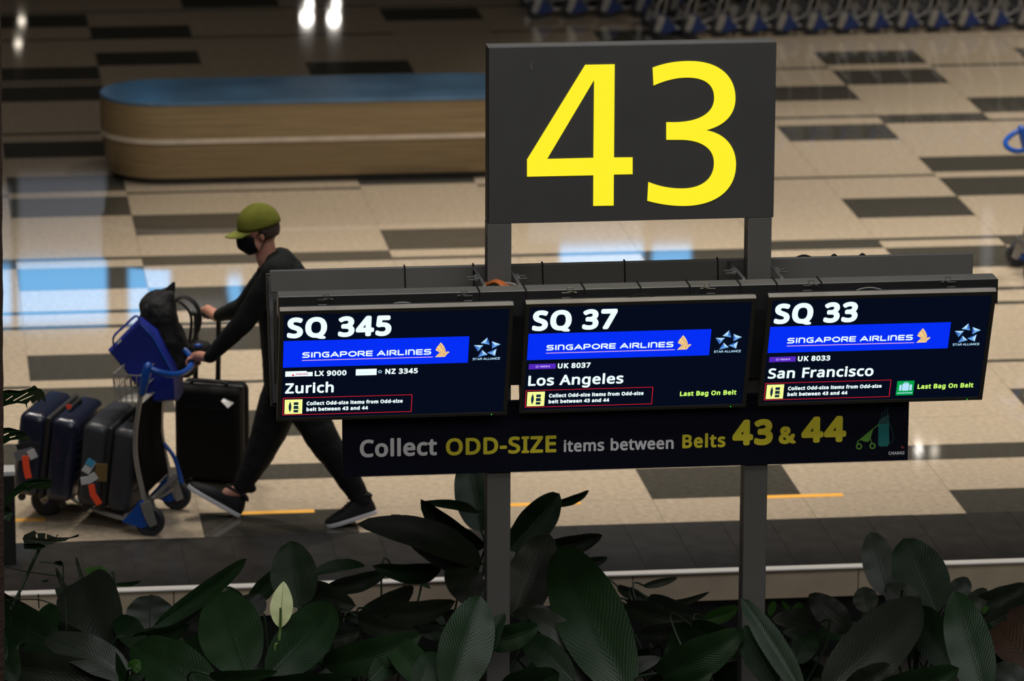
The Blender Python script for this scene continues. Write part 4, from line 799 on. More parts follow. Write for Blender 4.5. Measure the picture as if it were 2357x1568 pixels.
# ================================================================ flight displays
W_, H_ = 1.045, 0.612
TILT = math.radians(22.3)
def display(cx, cy, cz, label, idx=None, rear=False):
    t = thing('flight_display', label, 'display', (cx, cy, cz), group='flight displays hung on the sign frame')
    sg = 1 if rear else -1
    U = Vector((1, 0, 0)) if not rear else Vector((-1, 0, 0))
    away = Vector((0, -sg, 0))
    D = away * math.sin(TILT) + Vector((0, 0, -1)) * math.cos(TILT)
    N = U.cross(D) * (-1 if True else 1)     # points out of the screen
    if N.dot(Vector((0, sg, 0))) < 0: N = -N
    O = Vector((cx, cy, cz)) - U * W_ / 2 - D * H_ / 2
    def fp(u, v, h=0.0): return O + U * u + D * v + N * h
    def ubox(q, u0, u1, v0, v1, h0, h1):
        q.add([fp(u0, v0, h0), fp(u1, v0, h0), fp(u1, v1, h0), fp(u0, v1, h0), fp(u0, v0, h1), fp(u1, v0, h1), fp(u1, v1, h1), fp(u0, v1, h1)],
              [(0, 3, 2, 1), (4, 5, 6, 7), (0, 1, 5, 4), (1, 2, 6, 5), (2, 3, 7, 6), (3, 0, 4, 7)])
    b_ = 0.0185
    q = MB()
    q.loft([[fp(0, 0, -0.029), fp(W_, 0, -0.029), fp(W_, H_, -0.029), fp(0, H_, -0.029)], [fp(0, 0, 0), fp(W_, 0, 0), fp(W_, H_, 0), fp(0, H_, 0)],
            [fp(b_, b_, 0), fp(W_ - b_, b_, 0), fp(W_ - b_, H_ - b_ * 0.8, 0), fp(b_, H_ - b_ * 0.8, 0)], [fp(b_, b_, -0.006), fp(W_ - b_, b_, -0.006), fp(W_ - b_, H_ - b_ * 0.8, -0.006), fp(b_, H_ - b_ * 0.8, -0.006)]], cap=False)
    fr = q.build('bezel', 'bezel', t, smooth=False)
    q = MB(); ubox(q, 0.0, W_, -0.002, 0.0005, -0.030, 0.0005); q.build('top_strip', 'strip_bronze', t, smooth=False)
    q = MB(); ubox(q, 0.004, W_ - 0.004, 0.012, H_ - 0.004, -0.06, -0.029); ubox(q, 0.12, W_ - 0.12, 0.1, H_ - 0.1, -0.085, -0.06); q.build('back_cover', 'monitor_back', t, bevel=0.004)
    q = MB(); ubox(q, b_ - 0.002, W_ - b_ + 0.002, b_ - 0.002, H_ - b_ * 0.8 + 0.002, -0.010, -0.0055); s = q.build('screen', 'scr_dark', t, smooth=False)
    q = MB(); ubox(q, 0.25, 0.28, 0.1, 0.13, -0.14, -0.06); ubox(q, 0.76, 0.79, 0.1, 0.13, -0.14, -0.06); q.build('mount', 'sign_grey_dark', t, smooth=False)
    if rear: return t
    q = MB(); q.ball(fp(0.974, H_ - 0.006, 0.002), (0.0022, 0.0022, 0.0022), nu=8, nv=6); q.build('power_light', 'led_green', t)
    e = -0.0045
    def f2(x, y, h): return fp(x, -y, e + h)          # y up, in metres below the top edge negated
    def rect(u0, u1, v0, v1, mt, name, h=0.0):
        q = MBn(); q.poly([[(u0, -v1), (u1, -v1), (u1, -v0), (u0, -v0)]], lambda x, y: f2(x, y, h)); return q.build(name, mt, s, smooth=False)
    def txt(st, u0, u1, v, cap, mt, bo=0.12, h=0.0006):
        q = MBn(); text(q, st, u0, u1, -v, cap, f2, bo, h=h); return q.build('lettering', mt, s, smooth=False)
    code, cax, city, cityx = [('SQ 345', 0.501, 'Zurich', 0.252), ('SQ 37', 0.418, 'Los Angeles', 0.469), ('SQ 33', 0.417, 'San Francisco', 0.521)][idx]
    txt(code, 0.034, cax, 0.151, 0.112, 'scr_white', 0.135)
    rect(0.0205, 0.8535, 0.167, 0.3145, 'scr_blue', 'airline_band')
    q = MBn(); widetext(q, 'SInGAPORE AIRLInES', 0.105, 0.686, -0.262, 0.031, 0.0034, f2, h=0.0008); q.build('lettering', 'scr_white', s, smooth=False)
    q = MBn(); ribbon(q, [(0.106, -0.2765), (0.692, -0.2765)], 0.0017, f2, 0.0008); q.build('underline', 'scr_pink', s, smooth=False)
    # the bird: three slanted feathers over a swept tail and a head
    def bd(x, y): return (0.703 + (x - 1500) / 125 * 0.065, -(0.278 - (985 - y) / 127 * 0.082))
    q = MBn()
    q.poly([[bd(*a) for a in ((1502, 925), (1512, 900), (1545, 858), (1572, 890), (1590, 925), (1590, 945), (1612, 937), (1624, 945), (1600, 965), (1588, 984), (1500, 985), (1540, 945))]], lambda x, y: f2(x, y, 0.0008))
    q.build('bird_logo', 'scr_gold', s, smooth=False)
    q = MBn()
    for a in ([(1512, 902), (1548, 938), (1530, 975)], [(1528, 878), (1566, 925), (1548, 975)], [(1538, 872), (1580, 925), (1572, 972)], [(1575, 972), (1590, 950), (1610, 946)]): ribbon(q, [bd(*c) for c in a], 0.0007, f2, 0.0014, ends=False)
    q.build('bird_lines', 'scr_navy', s, smooth=False)
    # five three-sided darts in a ring
    q1, q2, q3 = MBn(), MBn(), MBn(); c = Vector((0.9355, -0.2315))
    for tri in (((0, -85), (-55, -37), (25, -23)), ((40, -52), (118, -23), (45, 10)), ((85, 13), (75, 75), (5, 45)), ((-40, 20), (10, 63), (-75, 80)), ((-115, -22), (-32, -20), (-75, 33))):
        V_ = [Vector((a_ * 0.00052, -b_ * 0.00065)) for a_, b_ in tri]; Mi = (V_[0] + V_[1] + V_[2]) / 3 * 0.93
        for q, (ka, kb) in zip((q1, q2, q3), ((0, 1), (1, 2), (2, 0))):
            q.poly([[tuple(c + V_[ka]), tuple(c + V_[kb]), tuple(c + Mi)]], lambda x, y: f2(x, y, 0.0006))
    q1.build('star_logo', 'scr_sky', s, smooth=False); q2.build('star_logo', 'scr_sky_mid', s, smooth=False); q3.build('star_logo', 'scr_sky_deep', s, smooth=False)
    q = MBn(); widetext(q, 'STAR ALLIANCE', 0.874, 0.998, -0.3005, 0.0125, 0.0011, f2, h=0.0006); q.build('lettering', 'scr_sky', s, smooth=False)
    if idx == 0:
        rect(0.032, 0.128, 0.336, 0.3655, 'scr_white', 'partner_logo'); rect(0.128, 0.155, 0.342, 0.366, 'scr_white', 'partner_logo')
        txt('SWISS', 0.078, 0.133, 0.357, 0.010, 'scr_magenta', 0.1, 0.001)
        q = MBn(); q.poly([[(0.060, -0.361), (0.067, -0.349), (0.074, -0.361)]], lambda x, y: f2(x, y, 0.001)); q.build('partner_mark', 'scr_red', s, smooth=False)
        txt('LX 9000', 0.164, 0.307, 0.366, 0.0295, 'scr_white', 0.12)
        rect(0.349, 0.443, 0.334, 0.3695, 'scr_white', 'partner_logo')
        rect(0.362, 0.415, 0.352, 0.354, 'scr_sky', 'partner_mark', 0.0005)
        q = MBn(); ribbon(q, [(0.458 + (0.009 if k % 2 == 0 else 0.005) * math.cos(PI / 2 + k * PI / 5), -0.351 + (0.009 if k % 2 == 0 else 0.005) * math.sin(PI / 2 + k * PI / 5)) for k in range(10)], 0.0013, f2, 0.0006, True); q.build('partner_mark', 'scr_sky', s, smooth=False)
        txt('NZ 3345', 0.482, 0.629, 0.3655, 0.0295, 'scr_white', 0.12)
    else:
        rect(0.031, 0.154, 0.337, 0.3665, 'scr_violet', 'partner_logo')
        txt('vistara', 0.080, 0.127, 0.3555, 0.011, 'scr_lilac', 0.1, 0.001)
        q = MBn(); ribbon(q, [(0.069 + 0.0055 * math.cos(k * PI / 4), -0.3515 + 0.0055 * math.sin(k * PI / 4)) for k in range(8)], 0.0011, f2, 0.001, True); q.build('partner_mark', 'scr_lilac', s, smooth=False)
        txt(['', 'UK 8037', 'UK 8033'][idx], 0.163, 0.313, 0.365, 0.029, 'scr_white', 0.12)
    txt(city, 0.033, cityx, 0.4595, 0.0575, 'scr_white', 0.085)
    q = MBn(); ribbon(q, [(0.026, -0.4855), (0.6075, -0.4855), (0.6075, -0.5805), (0.026, -0.5805)], 0.0014, f2, 0.0006, True); q.build('notice_border', 'scr_red', s, smooth=False)
    rect(0.033, 0.113, 0.4945, 0.576, 'scr_cream', 'notice_icon')
    q = MBn()
    q.poly([[(0.0575 + 0.0062 * math.sin(PI * k / 10) * (1 if True else 0), -(0.505 + 0.062 * k / 10)) for k in range(11)] + [(0.0575 - 0.0062 * math.sin(PI * k / 10), -(0.505 + 0.062 * k / 10)) for k in range(9, 0, -1)]], lambda x, y: f2(x, y, 0.0006))
    for v0, v1 in ((0.510, 0.525), (0.530, 0.548), (0.553, 0.567)): q.poly([[(0.074, -v1), (0.095, -v1), (0.095, -v0), (0.074, -v0)]], lambda x, y: f2(x, y, 0.0006))
    ribbon(q, [(0.097, -0.552), (0.097, -0.546), (0.100, -0.543)], 0.0009, f2, 0.0006)
    q.build('notice_pictogram', 'scr_navy', s, smooth=False)
    txt('Collect Odd-size items from Odd-size', 0.132, 0.567, 0.5285, 0.0205, 'scr_white', 0.14)
    txt('belt between 43 and 44', 0.132, 0.411, 0.562, 0.0205, 'scr_white', 0.14)
    if idx > 0: txt('Last Bag On Belt', 0.735, 0.996, 0.5415, 0.0265, 'scr_lime', 0.12)
    if idx == 2:
        rect(0.638, 0.718, 0.494, 0.576, 'scr_green', 'belt_icon')
        q = MBn()
        for u0, u1, v0, v1 in ((0.664, 0.695, 0.508, 0.550), (0.650, 0.661, 0.515, 0.549), (0.698, 0.709, 0.515, 0.549)):
            ribbon(q, [(u0 + 0.003, -v0 - 0.003), (u1 - 0.003, -v0 - 0.003), (u1 - 0.003, -v1 + 0.003), (u0 + 0.003, -v1 + 0.003)], 0.003, f2, 0.0006, True)
            q.poly([[(u0 + 0.002, -v1 + 0.002), (u1 - 0.002, -v1 + 0.002), (u1 - 0.002, -v0 - 0.002), (u0 + 0.002, -v0 - 0.002)]], lambda x, y: f2(x, y, 0.0006))
        ribbon(q, [(0.673, -0.508), (0.673, -0.503), (0.686, -0.503), (0.686, -0.508)], 0.0015, f2, 0.0006)
        for k in range(8): ribbon(q, [(0.646 + k * 0.0092, -0.562), (0.6461 + k * 0.0092, -0.562)], 0.0032, f2, 0.0006)
        ribbon(q, [(0.643, -0.562), (0.713, -0.562)], 0.0012, f2, 0.0006)
        q.build('belt_pictogram', 'scr_sky', s, smooth=False)
    return t
display(-1.166, -0.342, 1.996, 'left front screen showing flight SQ 345 from Zurich', 0)
display(-0.058, -0.284, 1.985, 'middle front screen showing flight SQ 37 from Los Angeles', 1)
display(1.040, -0.305, 1.993, 'right front screen showing flight SQ 33 from San Francisco', 2)
display(-1.160, 0.35, 1.945, 'left rear screen seen from behind, facing away above the SQ 345 screen', rear=True)
display(-0.006, 0.35, 1.945, 'middle rear screen facing away, hidden behind the SQ 37 screen', rear=True)
display(1.042, 0.35, 1.945, 'right rear screen facing away, behind the SQ 33 screen', rear=True)

# ================================================================ luggage trolleys
def make_trolley(loc, rz, label, group, hdx=0.0, full=True, cover='trolley_blue'):
    t = thing('luggage_trolley', label, 'trolley', loc, rz, group, world=False)
    RY = Matrix.Rotation(PI / 2, 4, 'X')
    def wheel(x, y, z, r, w=0.034):
        Mx = Matrix.Translation((x, y, z)) @ RY
        q = MB(); q.lathe([(r * 0.62, -w * 0.42), (r * 0.86, -w * 0.5), (r, -w * 0.3), (r, w * 0.3), (r * 0.86, w * 0.5), (r * 0.62, w * 0.42)], Mx, 28); wo = q.build('wheel', 'tyre', t)
        q = MB(); q.lathe([(r * 0.10, -w * 0.62), (r * 0.22, -w * 0.6), (r * 0.25, -w * 0.45), (r * 0.63, -w * 0.36), (r * 0.63, w * 0.36), (r * 0.25, w * 0.45), (r * 0.22, w * 0.6), (r * 0.10, w * 0.62)], Mx, 20); q.build('hub', 'hub_blue', wo)
        q = MB(); q.lathe([(0.008, -w * 0.85), (0.012, -w * 0.8), (0.012, w * 0.8), (0.008, w * 0.85)], Mx, 10); q.build('axle_bolt', 'alu', wo)
    for s_ in (1, -1):
        wheel(0, s_ * 0.26, 0.083, 0.083)
        y = s_ * 0.26
        # upright with its curve, blue handle housing and silver wheel plate
        pts = smoothpts([(0.012, y * 0.94, 0.12), (0.046, y * 0.95, 0.26), (0.076, y * 0.96, 0.43), (0.074, y * 0.96, 0.58), (0.048, y * 0.97, 0.74), (0.020 + hdx, y * 0.98, 0.88)])
        q = MB(); q.tube(pts, 0.017, 10, flat=(1.25, 0.75)); q.build('upright', 'alu', t)
        for f_ in (0.030, -0.030):
            q = MB(); q.prism([(0.045, 0.185), (-0.012, 0.20), (-0.05, 0.075), (-0.012, 0.055), (0.02, 0.11)], lambda x, z, h: (x, h, z), y + f_ - 0.004, y + f_ + 0.004); q.build('wheel_plate', 'alu', t, bevel=0.002)
        q = MB(); q.prism([(0.055, 0.19), (0.03, 0.20), (0.015, 0.12), (0.0, 0.06), (0.04, 0.045), (0.15, 0.075), (0.10, 0.13)], lambda x, z, h: (x, h, z), y - 0.024, y + 0.024); q.build('wheel_cover', cover, t, bevel=0.008)
        q = MB(); q.chain([(0.030 + hdx, y, 0.80), (0.012 + hdx, y, 0.88), (-0.002 + hdx, y, 0.935)], [0.026, 0.034, 0.032], 12, flat=(1.1, 0.8)); q.build('handle_housing', 'trolley_blue', t)
    wheel(0.66, 0, 0.086, 0.086, 0.05)
    for s_ in (1, -1):
        q = MB(); q.prism([(0.62, 0.22), (0.70, 0.22), (0.685, 0.09), (0.66, 0.07), (0.64, 0.09)], lambda x, z, h: (x, h, z), s_ * 0.034 - 0.004, s_ * 0.034 + 0.004); q.build('fork', 'alu', t, bevel=0.003)
    q = MB(); q.tube(smoothpts([(-0.002 + hdx, 0.262, 0.935), (-0.07 + hdx, 0.24, 0.905), (-0.13 + hdx, 0.16, 0.878), (-0.15 + hdx, 0, 0.868), (-0.13 + hdx, -0.16, 0.878), (-0.07 + hdx, -0.24, 0.905), (-0.002 + hdx, -0.262, 0.935)]), 0.0175, 10); q.build('handlebar', 'trolley_blue', t)
    for s_ in (1, -1):
        q = MB(); q.tube(smoothpts([(0.01, s_ * 0.235, 0.13), (0.10, s_ * 0.225, 0.075), (0.26, s_ * 0.19, 0.085), (0.45, s_ * 0.13, 0.13), (0.60, s_ * 0.05, 0.20)]), 0.013, 8); q.build('base_rail', 'alu', t)
    q = MB(); q.tube([(0.15, -0.21, 0.09), (0.15, 0.21, 0.09)], 0.010, 8); q.tube([(0.33, -0.16, 0.105), (0.33, 0.16, 0.105)], 0.010, 8); q.tube([(0.48, -0.11, 0.145), (0.48, 0.11, 0.145)], 0.010, 8); q.build('cross_tube', 'alu', t)
    q = MB(); q.tube([(-0.01, -0.25, 0.20), (-0.01, 0.25, 0.20)], 0.013, 8); q.build('rear_bar', 'alu_dark', t)
    q = MB(); q.tube(smoothpts([(0.06, -0.235, 0.38), (0.0, -0.235, 0.30), (-0.04, -0.235, 0.16)]), 0.012, 8); q.build('kick_bar', 'trolley_blue' if cover == 'trolley_blue' else 'alu', t)
    q = MB(); q.loft([[(0.03, -0.22, 0.22), (0.045, -0.22, 0.22), (0.045, 0.22, 0.22), (0.03, 0.22, 0.22)], [(0.068, -0.22, 0.45), (0.083, -0.22, 0.45), (0.083, 0.22, 0.45), (0.068, 0.22, 0.45)], [(0.058, -0.22, 0.70), (0.073, -0.22, 0.70), (0.073, 0.22, 0.70), (0.058, 0.22, 0.70)]])
    q.build('advert_panel', 'ad_panel', t, bevel=0.002)
    if full:
        q = MB()
        def wire(a, c, r=0.0035): q.tube([a, c], r, 5)
        x0, x1 = 0.07, 0.20
        for z, k in ((0.88, 1.0), (0.80, 0.93), (0.72, 0.86)):
            w = 0.235 * k; xe = x0 + (x1 - x0) * k
            q.tube([(x0 - 0.02, -w, z), (xe, -w, z), (xe, w, z), (x0 - 0.02, w, z)], 0.0045 if z > 0.85 else 0.0035, 6, closed=True)
        for i in range(13):
            y = -0.2 + 0.4 * i / 12
            wire((x1, y * 1.15, 0.88), (x0 + (x1 - x0) * 0.86, y, 0.72)); wire((x0 + (x1 - x0) * 0.86, y, 0.72), (x0 - 0.02, y, 0.72))
        for i in range(5):
            x = x0 + (x1 - x0) * i / 4
            for s_ in (1, -1): wire((x, s_ * 0.235, 0.88), (x, s_ * 0.202, 0.72))
        q.build('basket', 'chrome_wire', t)
    return t
TR = Vector((-1.985, 4.10, 0)); TA = math.radians(160.8)
make_trolley(TR, TA, 'luggage trolley with blue handle pushed by the masked person, loaded with suitcases', None)
hx = Vector((math.cos(TA), math.sin(TA), 0)); hy = Vector((-hx.y, hx.x, 0)); hz = Vector((0, 0, 1))
def TL(x, y, z): return TR + hx * x + hy * y + hz * z

# nested rows at the back
p0 = F(1524, 96); step = 0.2585
proto = make_trolley((p0.x, 18.35, 0), 0.0, 'first trolley of the nested front row, at its left end behind the 43 sign', 'nested trolleys in the front row', full=True, cover='hub_blue')
ordn = ['second', 'third', 'fourth', 'fifth', 'sixth', 'seventh', 'eighth', 'ninth', 'tenth', 'eleventh', 'twelfth', 'thirteenth', 'fourteenth', 'fifteenth', 'sixteenth', 'seventeenth']
for k in range(1, 15):
    c = copy_tree(proto); c.location = (p0.x + step * k, 18.35 + 0.004 * k, 0)
    c['label'] = '%s trolley from the left in the nested front row at the top' % ordn[k - 1]
for k in range(5):
    c = copy_tree(proto); c.location = (p0.x - 0.62 + step * 1.15 * k - 0.28, 19.35, 0)
    c['label'] = '%s trolley from the left in the dim nested row farther back' % (['first'] + ordn)[k]; c['group'] = 'nested trolleys in the row farther back'
# the one cut by the right edge of the frame
a = F(2310, 300, 0.93)
make_trolley((a.x + 0.12, a.y - 0.27, 0), 0.0, 'empty trolley cut off by the right picture edge, blue handle and dark wheel showing', None)

# ================================================================ luggage
def rumple(o, s, size, sub_=0):
    if sub_:
        sb = o.modifiers.new('sub', 'SUBSURF'); sb.levels = sub_; sb.render_levels = sub_
    tx = bpy.data.textures.new('folds', 'CLOUDS'); tx.noise_scale = size; tx.noise_depth = 2
    dm = o.modifiers.new('folds', 'DISPLACE'); dm.texture = tx; dm.strength = s; dm.mid_level = 0.5
def rbox(q, c, half, M, n=5, r=0.05, taper=0.0):
    """rounded box by a squircle loft along local z"""
    rings = []
    hx_, hy_, hz_ = half
    steps = [(-1, 1.0)]
    zs = []
    for i in range(5): a_ = PI / 2 * (1 - i / 4); zs.append((-hz_ + r * (1 - math.sin(a_)) , r * (1 - math.cos(a_))))
    zs = [(-hz_ + r * (1 - math.cos(PI / 2 * i / 4)), r * (1 - math.sin(PI / 2 * i / 4))) for i in range(5)]
    full = zs + [(-z, d) for z, d in reversed(zs)]
    for z, d in full:
        ring = []
        ax, ay = hx_ - d, hy_ - d; rr = max(0.004, r - d * 0.7)
        for cx_, cy_, a0 in ((ax - rr, ay - rr, 0), (-(ax - rr), ay - rr, 90), (-(ax - rr), -(ay - rr), 180), (ax - rr, -(ay - rr), 270)):
            for j in range(n + 1):
                an = math.radians(a0 + 90 * j / n); ring.append(M @ (Vector((cx_ + rr * math.cos(an), cy_ + rr * math.sin(an), z))) + Vector(c))
        rings.append(ring)
    q.loft(rings)
    return q
def suitcase(name_label, c, half, M, shell, band, groups=None, marks=True, ribs=0):
    c = Vector(c); hx_, hy_, hz_ = half
    t = thing('suitcase', name_label, 'suitcase', tuple(c - M @ Vector((0, 0, hz_))))
    for s_ in (-1, 1):
        q = MB(); rbox(q, c + M @ Vector((s_ * hx_ / 2 + s_ * 0.006, 0, 0)), (hx_ / 2 - 0.006, hy_, hz_), M, r=0.045); q.build('shell_half', shell, t, ang=60)
    q = MB(); rbox(q, c, (0.016, hy_ - 0.003, hz_ - 0.003), M, r=0.012); q.build('zip_band', band, t, ang=60)
    q = MB(); q.tube(smoothpts([M @ Vector((-hx_ * 0.42, -0.10, hz_ - 0.004)) + c, M @ Vector((-hx_ * 0.42, -0.085, hz_ + 0.018)) + c, M @ Vector((-hx_ * 0.42, 0.085, hz_ + 0.018)) + c, M @ Vector((-hx_ * 0.42, 0.10, hz_ - 0.004)) + c], 4), 0.010, 8); q.build('carry_handle', band, t)
    for sx in (-1, 1):
        for sy in (-1, 1):
            w = M @ Vector((sx * (hx_ - 0.05), sy * (hy_ - 0.05), -hz_ - 0.018)) + c
            q = MB(); q.lathe([(0.020, -0.010), (0.022, 0), (0.020, 0.010)], Matrix.Translation(w) @ M.to_4x4() @ Matrix.Rotation(PI / 2, 4, 'X'), 12); q.build('caster', band, t)
    if ribs:
        for i in range(ribs):
            v = -hz_ + 0.12 + (2 * hz_ - 0.24) * i / (ribs - 1)
            q = MB(); q.tube([M @ Vector((-hx_ - 0.001, -hy_ + 0.06, v)) + c, M @ Vector((-hx_ - 0.001, hy_ - 0.06, v)) + c], 0.005, 6); q.build('rib', shell, t)
    return t
Mt = Matrix((hx, hy, hz)).transposed()
lean = Matrix.Rotation(math.radians(-7), 3, Vector(hy))
ML = lean @ Mt
s1 = suitcase('navy hard-shell suitcase standing foremost on the trolley', TL(0.600, -0.04, 0.385), (0.165, 0.265, 0.235), ML, 'case_navy', 'case_band', ribs=6)
s2 = suitcase('dark grey hard-shell suitcase on the trolley, next to the wheel upright', TL(0.250, -0.04, 0.350), (0.155, 0.270, 0.235), ML, 'case_grey', 'case_band', ribs=6)
# black trolley case rolling on the floor behind
pb = F(478, 1132)
MK = Matrix.Rotation(math.radians(68), 3, 'Z')
ck = Vector((pb.x + 0.04, pb.y + 0.16, 0.315))
s3 = suitcase('black upright cabin suitcase with raised handle, rolling beside the person', ck, (0.115, 0.190, 0.27), MK, 'case_black', 'case_band', ribs=5)
for s_ in (-1, 1):
    q = MB(); a = ck + MK @ Vector((0.075, 0.055 + s_ * 0.066, 0.26)); q.tube([a, a + Vector((0.006, 0, 0.20)), a + Vector((0.008, 0.0, 0.375))], 0.0145, 8); q.build('handle_pole', 'case_band', s3)
a = ck + MK @ Vector((0.075, -0.030, 0.64)) + Vector((0.008, 0, 0)); c_ = ck + MK @ Vector((0.075, 0.140, 0.64)) + Vector((0.008, 0, 0))
q = MB(); q.chain([a, c_], [0.017, 0.017], 10); q.build('handle_grip', 'case_band', s3)
q = MB(); w = P(523, 926, ck.y - 0.15); q.add([w + Vector((-0.035, -0.02, 0.012)), w + Vector((0.0, -0.045, -0.022)), w + Vector((0.035, -0.02, 0.0)), w + Vector((0.0, 0.03, 0.034)), w + Vector((-0.035, -0.02, 0.010)), w + Vector((0.0, -0.045, -0.024)), w + Vector((0.035, -0.02, -0.002)), w + Vector((0.0, 0.03, 0.032))], [(0, 1, 2, 3), (7, 6, 5, 4), (0, 4, 5, 1), (1, 5, 6, 2), (2, 6, 7, 3), (3, 7, 4, 0)]); q.build('luggage_label', 'tag_white', s3, smooth=False)
# airline tags
def tag_strip(par, pts, w, mat, name='luggage_tag', Y=3.8, th=0.002):
    c3 = [P(px, py, Y) for px, py in pts]
    q = MB(); ring = []
    for i, p in enumerate(c3):
        d = (c3[min(i + 1, len(c3) - 1)] - c3[max(i - 1, 0)]).normalized(); s_ = Vector((0, -1, 0)).cross(d).normalized() * w / 2
        ring.append([p - s_ + Vector((0, -th, 0)), p + s_ + Vector((0, -th, 0)), p + s_ + Vector((0, th, 0)), p - s_ + Vector((0, th, 0))])
    q.loft(ring); return q.build(name, mat, par, smooth=False)
tag_strip(s1, [(58, 1050), (61, 1080), (66, 1101)], 0.036, 'tag_orange', Y=3.88)
tag_strip(s1, [(34, 1052), (56, 1046), (78, 1040)], 0.055, 'tag_grey', Y=3.90)
tag_strip(s1, [(66, 1050), (83, 1042)], 0.05, 'tag_white', Y=3.89)
tag_strip(s1, [(38, 1030), (70, 1022), (90, 1028)], 0.03, 'case_band', 'strap', Y=3.91)
tag_strip(s1, [(153, 938), (164, 935)], 0.022, 'red_mark', 'red_mark', Y=4.12)
tag_strip(s2, [(210, 1116), (214, 1138), (229, 1161)], 0.034, 'tag_orange', Y=3.80)
tag_strip(s2, [(186, 1108), (205, 1105), (222, 1094)], 0.042, 'tag_white', Y=3.80)
tag_strip(s2, [(196, 1088), (212, 1062)], 0.045, 'tag_white', Y=3.79)
tag_strip(s2, [(204, 1072), (212, 1059)], 0.043, 'tag_blue', Y=3.785)
tag_strip(s2, [(232, 1108), (234, 1068)], 0.062, 'tag_brown', Y=3.81)
# blue shopping bag, lying tilted in the basket
t = thing('shopping_bag', 'glossy blue reusable shopping bag tilted in the trolley basket', 'bag', tuple(P(320, 915, 4.0)))
def bagp(px, py, dy): return P(px, py, 4.27 + dy)
q = MB()
front = [(253, 808), (320, 735), (372, 735), (400, 905), (318, 912)]
ringF = [bagp(a, b_, -0.12) for a, b_ in ((255, 812), (322, 742), (352, 770), (398, 860), (402, 920), (345, 925), (312, 880))]
ringM = [bagp(a, b_, 0.0) for a, b_ in ((248, 806), (320, 732), (362, 758), (410, 850), (412, 922), (340, 928), (304, 876))]
ringB = [bagp(a + 4, b_ - 6, 0.13) for a, b_ in ((262, 800), (332, 728), (372, 752), (418, 842), (418, 912), (350, 918), (316, 868))]
q.loft([ringF, ringM, ringB]); bb = q.build('bag_body', 'bag_blue', t, bevel=0.006)
for dy in (-0.10, 0.10):
    q = MB(); q.tube(smoothpts([bagp(262, 798, dy), bagp(262, 775, dy), bagp(285, 752, dy), bagp(312, 728, dy), bagp(322, 738, dy)]), 0.016, 6, flat=(1.0, 0.35)); q.build('bag_handle', 'bag_blue', t)
q = MB(); q.tube([bagp(322, 745, -0.115), bagp(352, 778, -0.125), bagp(402, 868, -0.125)], 0.005, 6); q.build('side_seam', 'trolley_blue', t)
q = MB(); q.prism([(0, 0), (0.03, 0.01), (0.022, 0.032), (0.004, 0.022)], lambda x, z, h: tuple(bagp(274, 787, -0.11) + Vector((x - 0.012, h, z - 0.015))), -0.003, 0.003); q.build('paper_label', 'tag_white', t, smooth=False)
# black backpack standing in the basket behind the bag
t = thing('backpack', 'black backpack stuffed upright in the trolley basket against the blue bag', 'backpack', tuple(P(400, 890, 4.46)))
q = MB()
def ell(px, py, Y, wx, wy, n=16, tilt=0.0):
    c = P(px, py, Y); out = []
    for k in range(n):
        a_ = 2 * PI * k / n; ca, sa = math.cos(a_), math.sin(a_)
        ca = math.copysign(abs(ca) ** 0.75, ca); sa = math.copysign(abs(sa) ** 0.75, sa)
        out.append(c + Vector((wx * ca, wy * sa, tilt * ca * wx)))
    return out
q.loft([ell(408, 862, 4.40, 0.085, 0.11, tilt=-0.3), ell(402, 830, 4.40, 0.120, 0.14, tilt=-0.3), ell(388, 790, 4.41, 0.130, 0.15, tilt=-0.4), ell(375, 750, 4.42, 0.125, 0.15, tilt=-0.45), ell(366, 718, 4.42, 0.108, 0.14, tilt=-0.5), ell(368, 694, 4.43, 0.085, 0.12, tilt=-0.4), ell(378, 676, 4.44, 0.055, 0.08, tilt=-0.2), ell(388, 666, 4.44, 0.035, 0.05)])
pk = q.build('pack_body', 'backpack_black', t, ang=180); rumple(pk, 0.035, 0.09, 3)
q = MB(); q.chain([P(340, 712, 4.34), P(334, 735, 4.34), P(345, 765, 4.33)], [0.03, 0.04, 0.035], 10); q.build('side_pocket', 'backpack_black', t)
q = MB(); q.loft([ell(384, 682, 4.44, 0.040, 0.03, 8), ell(392, 664, 4.44, 0.028, 0.02, 8), ell(400, 650, 4.44, 0.008, 0.008, 8)]); q.build('grab_loop', 'backpack_black', t)
q = MB(); q.tube(smoothpts([P(404, 690, 4.36), P(425, 684, 4.34), P(448, 698, 4.32), P(460, 725, 4.31), P(458, 755, 4.31), P(445, 785, 4.32), P(436, 815, 4.34), P(430, 845, 4.36)], 5), 0.024, 8, flat=(0.35, 1.0)); q.build('shoulder_strap', 'backpack_black', t)
q = MB(); q.tube(smoothpts([P(398, 690, 4.50), P(420, 700, 4.51), P(440, 730, 4.51), P(436, 790, 4.50), P(428, 840, 4.48)], 5), 0.022, 8, flat=(0.35, 1.0)); q.build('shoulder_strap', 'backpack_black', t)
t = thing('neck_pillow', 'small dark rounded pouch with a blue patch on the trolley by the hand', 'pouch', tuple(P(462, 800, 4.2)))
q = MB(); q.ball(P(462, 804, 4.2), (0.060, 0.06, 0.050), fn=lambda v: 1 + 0.06 * math.sin(7 * v.x + 3 * v.z)); q.build('pouch', 'backpack_black', t)
q = MB(); q.ball(P(456, 796, 4.148), (0.022, 0.01, 0.012)); q.build('blue_patch', 'trolley_blue', t)

